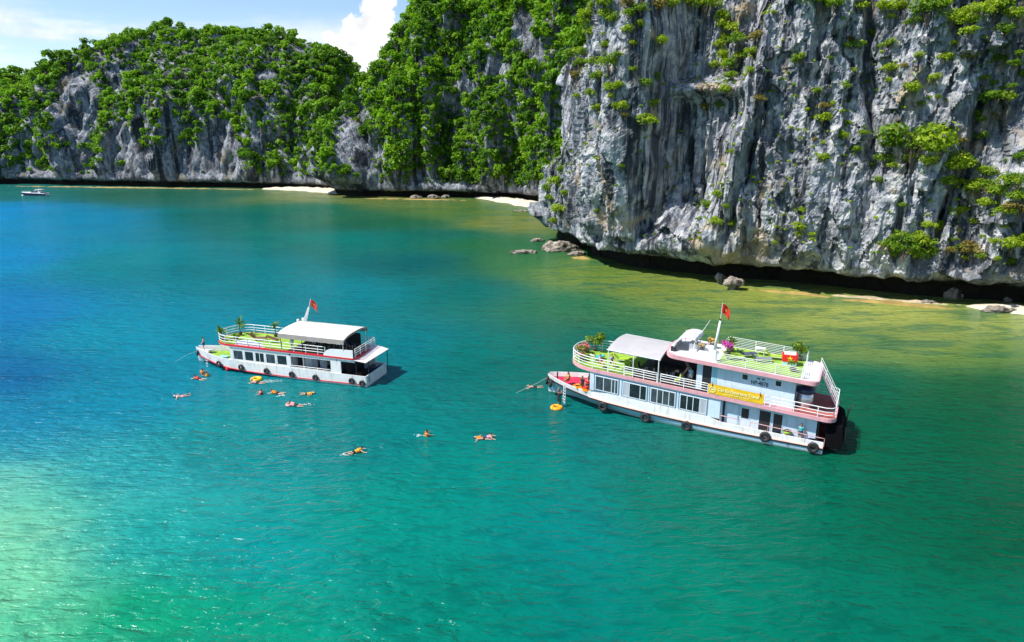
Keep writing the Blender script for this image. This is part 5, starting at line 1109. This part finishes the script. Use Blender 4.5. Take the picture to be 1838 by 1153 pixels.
# ================================================================== the motor cruiser far off
SB = Boat('motor_cruiser', 'small white and dark purple motor cruiser moored under the left hill', tuple(at(84, 351)[:2]), 178.0, 0.0)
e = SB.e; M_PURPLEHULL = pm('dark_purple_hull', (.05, .015, .12), .25, .1, 1)
st = []
for x in (0, 1.5, 3.5, 5.5, 7.5, 9, 10.2, 10.9):
    hb = float(np.interp(x, [0, 5, 7.5, 9, 10.9], [1.55, 1.65, 1.35, .9, .05])); wb = float(np.interp(x, [0, 5, 8, 9.8, 10.9], [1.4, 1.45, .8, .05, .02])); st.append((x, hb, wb, float(np.interp(x, [0, 10.9], [.75, 1.25])), float(np.interp(x, [0, 10.9], [1.0, 1.5])), hb - .02))
hull(SB, st, M_WHITE2, M_PURPLEHULL, M_WHITE2, .08)[1].build('fore_deck', M_WHITE2, e)
b = SB.raw(); b.loft([[(x, w, 1.0 + .1 * x / 11), (x, w * .75, z), (x, -w * .75, z), (x, -w, 1.0 + .1 * x / 11)] for x, w, z in ((2.0, 1.3, 1.3), (2.6, 1.3, 2.1), (4.8, 1.25, 2.0), (6.4, 1.1, 1.45), (8.4, .7, 1.35))], False); b.build('cabin', M_WHITE2, e)
b = SB.raw(); b.loft([[(x, w, z0), (x, w * .9, z1)] for x, w, z0, z1 in ((2.8, 1.32, 1.45, 1.95), (4.8, 1.27, 1.4, 1.9), (6.2, 1.12, 1.3, 1.45))]); b.loft([[(4.9, 1.0, 2.0), (6.45, .85, 1.5)], [(4.9, -1.0, 2.0), (6.45, -.85, 1.5)]]); b.build('windscreen', M_GLASS, e)
SB.raw().box(1.4, 4.4, -1.2, 1.2, 2.5, 2.58, .2).build('hard_top', M_WHITE2, e)
for (x, y) in ((1.6, 1.1), (1.6, -1.1), (4.2, 1.1), (4.2, -1.1)): SB.raw().tube([(x, y, 1.2), (x - .2, y, 2.52)], .05).build('arch_leg', M_WHITE2, e)
SB.raw().tube([(3.2, 0, 2.58), (3.0, 0, 4.2)], .03).build('antenna', M_PIPE, e); SB.raw().box(-.8, 0, -1.3, 1.3, .25, .35, .1).build('swim_platform', M_WHITE2, e)
railing(SB, dens([(5.5, 1.5), (9, .9), (10.7, .1)], .4), 1.35, (.5,), M_PIPE, 1.2, .025, .02)
q = empty('mooring_buoy', at(41, 352)); tag(q, 'white mooring buoy in the water ahead of the motor cruiser', 'buoy'); MB().ball((0, 0, .15), (.45, .45, .4), 14, 9).build('float', M_WHITE2, q, True); MB().tube([(0, 0, .5), (0, 0, .75)], .05).build('ring_post', M_STEEL, q)
# ================================================================== people
SKIN = [pm('skin_light', (.62, .40, .29), .55, .06, 4), pm('skin_tan', (.40, .21, .13), .55, .06, 4)]
M_HAIR = pm('black_hair', (.012, .01, .009), .55, .2, 6); M_EYE = pm('eye_dark', (.02, .012, .01), .2, .1, 4); M_LIP = pm('lips', (.40, .12, .10), .5, .05, 4)
M_ORANGE = pm('life_jacket_orange', (1.0, .26, .0), .6, .1, 4); M_ORANGE2 = pm('life_jacket_amber', (.92, .38, .01), .6, .1, 4); M_REDJ = pm('life_jacket_red', (.75, .05, .03), .6, .1, 4)
CL = dict(black=pm('black_cloth', (.02, .02, .025), .8, .2, 4), navy=pm('navy_cloth', (.03, .05, .13), .8, .2, 4), white=pm('white_cloth', (.70, .70, .70), .8, .08, 4), blue=pm('sky_blue_cloth', (.25, .48, .66), .8, .1, 4), ochre=pm('ochre_cloth', (.55, .33, .03), .8, .1, 4), red=pm('red_cloth', (.60, .03, .04), .8, .1, 4), teal=M_TEAL, pinkc=pm('pink_cloth', (.72, .30, .32), .8, .1, 4), purple=pm('lilac_cloth', (.40, .38, .62), .8, .1, 4))
def V3(*a): return np.array(a, float)
def pose(kind):
    """joints in metres; x forward, y to the body's left, z up"""
    J = dict(pel=V3(0, 0, .92), wst=V3(0, 0, 1.08), chs=V3(.01, 0, 1.30), nkb=V3(0, 0, 1.46), hd=V3(.03, 0, 1.60))
    J.update({'shL': V3(0, .185, 1.41), 'elL': V3(-.02, .25, 1.14), 'wrL': V3(.06, .27, .90), 'shR': V3(0, -.185, 1.41), 'elR': V3(-.02, -.25, 1.14), 'wrR': V3(.06, -.27, .90),
              'hpL': V3(0, .095, .88), 'knL': V3(.02, .11, .48), 'anL': V3(-.02, .12, .08), 'hpR': V3(0, -.095, .88), 'knR': V3(.03, -.11, .48), 'anR': V3(.0, -.12, .08)})
    J['toL'] = J['anL'] + V3(.18, .02, -.05); J['toR'] = J['anR'] + V3(.18, -.02, -.05)
    if kind == 'lookdown': J['hd'] = V3(.10, 0, 1.58); J['elL'] = V3(.05, .26, 1.15); J['wrL'] = V3(.22, .16, 1.0); J['knR'] = V3(.08, -.12, .48); J['anR'] = V3(.05, -.14, .08); J['toR'] = V3(.22, -.17, .03)
    if kind == 'sit':
        for k in ('pel', 'wst', 'chs', 'nkb', 'hd', 'shL', 'shR', 'elL', 'elR', 'hpL', 'hpR'): J[k] = J[k] - V3(0, 0, .80 - .42)
        J['knL'] = V3(.42, .13, .52); J['knR'] = V3(.42, -.13, .52); J['anL'] = V3(.40, .13, .08); J['anR'] = V3(.44, -.14, .08); J['toL'] = V3(.58, .15, .03); J['toR'] = V3(.62, -.16, .03)
        J['elL'] = V3(.12, .25, .78); J['elR'] = V3(.12, -.25, .78); J['wrL'] = V3(.34, .17, .62); J['wrR'] = V3(.34, -.17, .62)
    if kind == 'climb':
        J['elL'] = V3(.22, .24, 1.50); J['wrL'] = V3(.34, .18, 1.72); J['elR'] = V3(.24, -.22, 1.30); J['wrR'] = V3(.36, -.16, 1.46); J['knL'] = V3(.26, .12, .70); J['anL'] = V3(.16, .12, .36); J['toL'] = V3(.33, .13, .32)
    if kind == 'prone':      # swimming on the front, head up, arms forward, legs trailing
        J = dict(pel=V3(-.28, 0, -.02), wst=V3(-.12, 0, .0), chs=V3(.10, 0, .06), nkb=V3(.25, 0, .12), hd=V3(.36, 0, .26))
        J.update(shL=V3(.20, .185, .08), elL=V3(.42, .34, -.02), wrL=V3(.64, .22, -.02), shR=V3(.20, -.185, .08), elR=V3(.36, -.40, -.04), wrR=V3(.50, -.55, -.02), hpL=V3(-.32, .095, -.02), knL=V3(-.72, .16, -.02), anL=V3(-1.10, .14, .02), hpR=V3(-.32, -.095, -.02), knR=V3(-.70, -.20, -.02), anR=V3(-1.06, -.26, .02), toL=V3(-1.26, .14, .0), toR=V3(-1.22, -.30, .0))
    if kind == 'back':       # floating on the back, face to the sky
        J = dict(pel=V3(-.25, 0, -.06), wst=V3(-.08, 0, -.04), chs=V3(.14, 0, .0), nkb=V3(.30, 0, .02), hd=V3(.45, 0, .07))
        J.update(shL=V3(.24, .185, .0), elL=V3(.20, .46, -.03), wrL=V3(.30, .70, .0), shR=V3(.24, -.185, .0), elR=V3(.18, -.45, -.03), wrR=V3(.02, -.62, .0), hpL=V3(-.30, .095, -.06), knL=V3(-.66, .18, .0), anL=V3(-1.02, .22, -.02), hpR=V3(-.30, -.095, -.06), knR=V3(-.66, -.20, .02), anR=V3(-.98, -.34, -.04), toL=V3(-1.1, .24, .12), toR=V3(-1.06, -.38, .1))
    if kind == 'tread':      # upright in the water, chest out, arms spread on the surface
        for k in J: J[k] = J[k] - V3(0, 0, 1.24)
        J['elL'] = V3(.20, .38, .05); J['wrL'] = V3(.42, .46, .02); J['elR'] = V3(.22, -.36, .05); J['wrR'] = V3(.44, -.34, .02)
        J['knL'] = V3(.15, .16, -.72); J['knR'] = V3(.05, -.18, -.74); J['anL'] = V3(-.12, .18, -1.08); J['anR'] = V3(-.2, -.2, -1.1); J['toL'] = V3(-.02, .2, -1.2); J['toR'] = V3(-.1, -.22, -1.22)
    return J
def body_parts(J):
    b = MB(); up = J['nkb'] - J['pel']; up = up / np.linalg.norm(up); lat = J['shL'] - J['shR']; lat = lat / np.linalg.norm(lat); fr = np.cross(lat, up)
    def ell(c, a, d, n=14): return [tuple(c + lat * (a * math.cos(q)) + fr * (d * math.sin(q))) for q in np.linspace(0, 2 * math.pi, n, endpoint=False)]
    pel, wst, chs, nkb, hd = (J[k] for k in ('pel', 'wst', 'chs', 'nkb', 'hd'))
    tor = [(pel - up * .12, .10, .08), (pel - up * .05, .155, .105), (pel + up * .03, .16, .11), (wst, .135, .095), ((wst + chs) / 2, .15, .105), (chs, .172, .115), (chs + up * .09, .165, .10), (nkb - up * .02, .09, .07), (nkb + up * .03, .058, .056)]
    b.loft([ell(*t) for t in tor], True, True); b.tube([nkb, (nkb + hd) / 2, hd], [.056, .054, .05], 10)
    hu = hd - nkb; hu = hu / np.linalg.norm(hu); hu = hu * .6 + up * .4; hu /= np.linalg.norm(hu)
    return b, up, lat, fr, ell, tor, hu
PCACHE = {}
def face_dir(kind, up, fr): return {'prone': V3(1, 0, .05), 'back': V3(.1, 0, 1)}.get(kind, V3(1, 0, -.55 if kind == 'lookdown' else 0))
def person_meshes(kind):
    if kind in PCACHE: return PCACHE[kind]
    J = pose(kind); b, up, lat, fr, ell, tor, hu = body_parts(J); hd = J['hd']
    fd = face_dir(kind, up, fr); fd = fd / np.linalg.norm(fd); hup = np.cross(fd, np.cross(hu if kind not in ('prone',) else V3(0, 0, 1), fd)); hup /= np.linalg.norm(hup) + 1e-9; hl = np.cross(hup, fd)
    M = np.stack([fd, hl, hup], 1)
    def hp(x, y, z): return hd + M @ V3(x, y, z)
    hb = MB(); hb.ball((0, 0, .02), (.095, .076, .115), 16, 12); hb.ball((.03, 0, -.045), (.06, .055, .06), 12, 8); hb.tube([(.085, 0, .03), (.108, 0, -.012), (.09, 0, -.02)], [.010, .017, .012], 8)
    for s in (1, -1): hb.ball((-.005, s * .078, 0), (.022, .012, .032), 8, 6)
    b.add([tuple(hp(*v)) for v in hb.v], hb.f)
    for S in 'LR':
        sh, el, wr, hpj, kn, an, to = (J[k + S] for k in ('sh', 'el', 'wr', 'hp', 'kn', 'an', 'to'))
        b.tube([sh * .7 + J['nkb'] * .3, sh, sh * .6 + el * .4, el, el * .55 + wr * .45, wr], [.055, .058, .050, .040, .040, .027], 10)
        d = wr - el; d = d / np.linalg.norm(d); sd = np.cross(d, fr); sd = sd / (np.linalg.norm(sd) + 1e-9); pn = np.cross(sd, d)
        palm = wr + d * .085; b.tube([wr - d * .01, wr + d * .04, palm], [(.026, .022), (.038, .018), (.040, .016)], 10)
        for i, (o, L_) in enumerate(((-.030, .066), (-.010, .080), (.010, .074), (.030, .058))):
            f0 = palm + sd * o - d * .012; b.tube([f0, f0 + d * L_ * .5 + pn * .008, f0 + d * L_ * .9 + pn * .026], [.0095, .0088, .0070], 7)
        t0 = wr + d * .03 + sd * .03; b.tube([t0, t0 + d * .03 + sd * .025, t0 + d * .06 + sd * .030 + pn * .01], [.012, .011, .009], 7)
        b.tube([hpj * .8 + J['pel'] * .2 + up * .02, hpj * .75 + kn * .25, hpj * .4 + kn * .6, kn, kn * .7 + an * .3, kn * .3 + an * .7, an], [.095, .088, .070, .054, .056, .042, .036], 12)
        b.tube([an - (to - an) * .25, an * .6 + to * .4 - V3(0, 0, .0), to], [(.040, .036), (.044, .030), (.036, .018)], 10)
    me = b.mesh('person'); o = bpy.data.objects.new('tmp', me); COL.objects.link(o); md = o.modifiers.new('r', 'REMESH'); md.mode = 'VOXEL'; md.voxel_size = .0125; md.use_smooth_shade = True
    sm_ = o.modifiers.new('s', 'SMOOTH'); sm_.iterations = 2; sm_.factor = .4
    dg = bpy.context.evaluated_depsgraph_get(); body = bpy.data.meshes.new_from_object(o.evaluated_get(dg)); bpy.data.objects.remove(o); smooth(body)
    hb = MB(); n = 16                                              # hair cap, open at the face
    vs = []; rings = []
    for i in range(9):
        a = math.pi * .5 * (1 - i / 8 * 1.25); ring = []
        for k in range(n):
            q = 2 * math.pi * k / n; x, y = math.cos(q), math.sin(q); aa = a if x < .25 else max(a, .35 + .25 * x)
            ring.append(tuple(hp(.104 * math.cos(aa) * x - .006, .085 * math.cos(aa) * y, .026 + .124 * math.sin(aa))))
        rings.append(ring)
    hb.loft(rings, True); hair = hb.mesh('hair'); smooth(hair)
    eyes = MB()
    for s in (1, -1): eyes.ball(tuple(hp(.088, s * .032, .018)), .011, 8, 6)
    mouth = MB().tube([tuple(hp(.082, -.022, -.062)), tuple(hp(.092, 0, -.060)), tuple(hp(.082, .022, -.062))], .006, 6)
    def shell(sel, grow, nm, extra=()):
        s = MB(); rg = [ell(c, a + grow, d + grow, 18) for c, a, d in sel]; s.loft(rg, True)
        for pts, rad in extra: s.tube(pts, rad, 12, cap=True)
        m = s.mesh(nm); smooth(m); return m
    legs = [([J['hp' + S] + up * .04, J['hp' + S] * .5 + J['kn' + S] * .5], [.118, .092]) for S in 'LR']; slv = [([J['sh' + S] * .8 + J['nkb'] * .2, J['sh' + S] * .45 + J['el' + S] * .55], [.072, .062]) for S in 'LR']
    trs = [([J['hp' + S] + up * .04, J['hp' + S] * .5 + J['kn' + S] * .5, J['kn' + S], J['an' + S] * .9 + J['kn' + S] * .1], [.118, .09, .072, .058]) for S in 'LR']
    out = dict(body=body, hair=hair, eyes=eyes.mesh('eyes'), mouth=mouth.mesh('mouth'), shorts=shell(tor[0:4], .014, 'shorts', legs), trousers=shell(tor[0:4], .014, 'trousers', trs), shirt=shell(tor[2:8], .013, 'shirt', slv))
    v = MB(); rg = [ell(tor[i][0], tor[i][1] + g, tor[i][2] + g + .025, 20) for i, g in ((2, .01), (2, .04), (3, .05), (4, .055), (5, .05), (6, .045), (7, .03))]; v.loft(rg, True); v.tube([J['nkb'] - fr * .07 + up * .0 + lat * .07, J['nkb'] - fr * .10 + up * .09, J['nkb'] - fr * .07 - lat * .07], [.04, .045, .04], 8)
    m = v.mesh('life_jacket'); smooth(m); out['jacket'] = m
    s = MB()
    for i in (3, 5): s.tube([ (Vector(p)) for p in ell(tor[i][0], tor[i][1] + .062, tor[i][2] + .085, 20)], .014, 6, True)
    m = s.mesh('strap'); out['strap'] = m; PCACHE[kind] = out; return out
def person(kind, loc, rz, label, skin=0, jacket=None, top=None, bottom='black', tilt=0.0, scale=1.0, trousers=False, group=None):
    P = person_meshes(kind)
    def own(ob, mat):                                              # shared mesh, colour set on the object
        if len(ob.data.materials) == 0: ob.data.materials.append(mat)
        ob.material_slots[0].link = 'OBJECT'; ob.material_slots[0].material = mat; return ob
    o = own(link('person', P['body']), SKIN[skin]); o.location = loc; o.rotation_euler = (0, tilt, rz); o.scale = (scale,) * 3; tag(o, label, 'person', group)
    def ch(nm, key, mat): return own(link(nm, P[key], None, o), mat)
    ch('hair', 'hair', M_HAIR); ch('eyes', 'eyes', M_EYE); ch('mouth', 'mouth', M_LIP)
    ch('trousers' if trousers else 'shorts', 'trousers' if trousers else 'shorts', CL[bottom])
    if top: ch('shirt', 'shirt', CL[top])
    if jacket: j = ch('life_jacket', 'jacket', jacket); s = ch('strap', 'strap', M_BLACK); s.parent = j
    return o
def wat(px, py, z=0.0): p = at(px, py, 0); return (p[0], p[1], z)
SWG = 'swimmers around the red-striped boat'
person('prone', wat(354, 681, .10), 2.7, 'swimmer in a red life jacket lying nearest the bow rope', 0, M_REDJ, group=SWG)
person('tread', wat(372, 676, .08), 2.2, 'person in an amber life jacket hugging the boat ladder in the water', 1, M_ORANGE2, group=SWG)
person('tread', wat(364, 672, .22), 1.6, 'person in an orange life jacket close behind the amber one at the ladder', 0, M_ORANGE, group=SWG)
person('prone', wat(458, 688, .08), 3.0, 'pale swimmer beside the yellow float ring splashing her legs', 0, None, 'pinkc', group=SWG)
person('tread', wat(469, 708, .12), 3.3, 'swimmer with black hair in a pink-red life jacket holding another swimmer', 0, M_REDJ, group=SWG)
person('prone', wat(493, 707, .12), 2.9, 'swimmer in an orange life jacket stretched towards the pink-red one', 0, M_ORANGE, group=SWG)
person('back', wat(556, 708, .08), .1, 'person in an amber life jacket floating on the back near the hull', 0, M_ORANGE2, group=SWG)
person('prone', wat(526, 729, .10), 2.95, 'swimmer lying in a pink and white ring with legs trailing', 0, None, 'pinkc', group=SWG)
person('back', wat(322, 713, .08), 3.6, 'swimmer floating with arms spread and no jacket left of the bow', 0, None, None, 'pinkc', group=SWG)
G2 = 'swimmers in the open water between the boats'
person('tread', wat(766, 783, .16), .4, 'swimmer in an orange life jacket looking towards the pink-trimmed boat', 1, M_ORANGE, group=G2)
person('prone', wat(643, 812, .12), .5, 'swimmer in an amber life jacket with legs trailing to the left, nearest the camera', 0, M_ORANGE2, group=G2)
person('back', wat(862, 788, .08), 3.1, 'person in an orange life jacket floating on the back beside another swimmer', 0, M_ORANGE, group=G2)
person('prone', wat(876, 787, .12), .2, 'bare armed swimmer with dark hair beside the floating orange jacket', 0, None, 'pinkc', 'navy', group=G2)
person('prone', wat(955, 696, .06), 3.2, 'lone dark-haired swimmer under the bow rope of the pink-trimmed boat', 0, group=G2)
def ring(px, py, Rr, rr, mat, label, mat2=None, tilt=0):
    q = empty('float_ring', wat(px, py, .06)); tag(q, label, 'float'); q.rotation_euler = (tilt, 0, .4)
    MB().tube([(Rr * math.cos(a), Rr * math.sin(a), 0) for a in np.linspace(0, 6.283, 28, endpoint=False)], rr, 12, True).build('tube', mat, q, True)
    for i in range(4): a = i * 1.57 + .4; MB().tube([((Rr + rr * 1.03 * math.cos(t)) * math.cos(a), (Rr + rr * 1.03 * math.cos(t)) * math.sin(a), rr * 1.03 * math.sin(t)) for t in np.linspace(0, 6.283, 12, endpoint=False)], .02, 5, True).build('band', mat2 or M_WHITE2, q)
M_FLOATY = pm('yellow_vinyl_float', (.85, .55, .02), .35, .06, 2); M_FLOATP = pm('pink_vinyl_float', (.80, .25, .25), .35, .1, 2)
ring(460, 682, .46, .20, M_FLOATY, 'big yellow float ring beside the hull of the red-striped boat', M_ORANGE)
ring(521, 727, .34, .13, M_FLOATP, 'pink and white swim ring around the swimmer nearest the red-striped boat')
ring(999, 733, .44, .20, M_ORANGE2, 'orange-yellow float ring under the bow ladder of the pink-trimmed boat', M_RED)
person('climb', wat(1003, 731, .12), 1.2, 'person in black climbing from the orange float to the bow ladder', 1, None, 'black', 'black', trousers=True)
# people aboard
def aboard(bt, kind, x, y, z, rz, label, warp=True, **kw): return person(kind, bt.to_world(x, y, z, warp), bt.ang + rz, label, **kw)
aboard(LB, 'lookdown', 22.6, .35, 1.46, .5, 'shirtless person in dark shorts standing at the tip of the bow', False, skin=0, bottom='navy')
LB.raw().prism([(22.0, -.55), (23.6, -.2), (23.6, .25), (22.0, .7)], 1.36, 1.45).build('bow_platform', M_WHITE2, LB.e)
aboard(LB, 'stand', 17.75, 1.2, .93, 1.2, 'person in ochre standing in the fore well by the cabin front', False, skin=1, top='ochre', bottom='ochre', trousers=True)
aboard(LB, 'stand', 9.2, 1.9, 3.21, 1.4, 'person in a lilac shirt standing at the rail under the cream canopy', skin=0, top='purple', bottom='white')
aboard(LB, 'sit', 6.9, .9, 3.21, 1.2, 'person in blue sitting under the cream canopy', skin=1, top='blue', bottom='black')
aboard(LB, 'sit', 3.3, .6, 3.21, 2.0, 'person in navy sitting at the stern end of the cream canopy', skin=1, top='navy', bottom='black')
aboard(RB, 'sit', 24.5, 1.05, 1.62, .8, 'person in an amber life jacket sitting by the red bow hatch', False, skin=1, jacket=M_ORANGE2, bottom='black')
aboard(RB, 'stand', 22.6, 1.9, 1.42, 1.4, 'dark-clothed person standing under the bow overhang nearest the stem', False, skin=1, top='black', bottom='black', trousers=True)
aboard(RB, 'stand', 21.95, 2.1, 1.42, 1.7, 'person in red standing second under the bow overhang', False, skin=0, top='red', bottom='black', trousers=True)
aboard(RB, 'stand', 22.2, .9, 1.42, 1.0, 'person in dark red standing at the back under the bow overhang', False, skin=1, top='red', bottom='navy', trousers=True)
aboard(RB, 'stand', 11.9, 1.7, 3.48, 1.2, 'person in a sky blue shirt and white shorts in the dark saloon', skin=1, top='blue', bottom='white')
aboard(RB, 'sit', 19.75, 1.5, 3.48, 2.6, 'brown-haired person in lilac sitting at the front of the grey canopy', skin=0, top='purple', bottom='black')
aboard(RB, 'sit', 20.7, 2.2, 3.48, 3.0, 'person in pink sitting on the turf behind the near bow rail', skin=0, top='pinkc', bottom='red')
aboard(RB, 'stand', 1.9, 2.5, .62, 1.5, 'person in a teal shirt standing on the aft side passage', skin=1, top='teal', bottom='navy')
# heap of life jackets by the bow cabin
for i, (x, y, z, c, lb) in enumerate(((21.9, 2.42, 1.5, M_ORANGE, 'orange life jacket on the near end of the bow heap'), (22.3, 2.30, 1.5, M_ORANGE2, 'amber life jacket in the middle of the bow heap'), (22.8, 2.12, 1.5, M_ORANGE, 'orange life jacket towards the stem in the bow heap'), (22.1, 2.28, 1.72, M_REDJ, 'red-orange life jacket lying on top of the bow heap'), (23.15, 1.9, 1.5, M_ORANGE2, 'amber life jacket nearest the stem in the bow heap'))):
    q = empty('life_jacket', RB.to_world(x, y, z + .38, False), RB.ang + i); q.scale = (1.4, 1.4, 1.4); tag(q, lb, 'life jacket', 'life jackets heaped at the bow')
    for s in (-1, 1): MB().box(-.2, .2, s * .15 - .12, s * .15 + .12, 0, .13, .05).build('foam_panel', c, q)
    MB().box(-.16, -.10, -.29, .29, .131, .15).build('strap', M_BLACK, q)

# splashes kicked up by the swimmers: thin broken foam and drops lying on the water
M_FOAM = pm('foam', (.85, .90, .90), .6, .05, 5)
def splash(px, py, L_, W_, n, label, seed):
    r = random.Random(seed); b = MB(); p = at(px, py)
    for i in range(n):
        x = r.gauss(0, L_ / 2.4); y = r.gauss(0, W_ / 2.4); s = r.uniform(.012, .04)
        b.ball((x, y, r.uniform(0, .05)), (s * r.uniform(1, 4), s, s * .35), 7, 5, .5)
    o = b.build('splash', M_FOAM, None, True); o.location = (p[0], p[1], .02); tag(o, label, 'splash', kind='stuff')
splash(486, 685, 1.5, .5, 60, 'white splash behind the kicking swimmer by the yellow ring', 1)
splash(548, 727, .9, .3, 26, 'thin splash behind the swimmer in the pink ring', 2)
splash(503, 711, .6, .3, 18, 'small splash beside the orange jacket swimmer', 3)
splash(755, 783, .8, .25, 20, 'small splash left of the orange jacket swimmer in open water', 4)
splash(622, 817, .9, .3, 22, 'small splash at the feet of the nearest swimmer', 5)
splash(317, 710, .6, .4, 16, 'small splash around the swimmer left of the bow', 6)
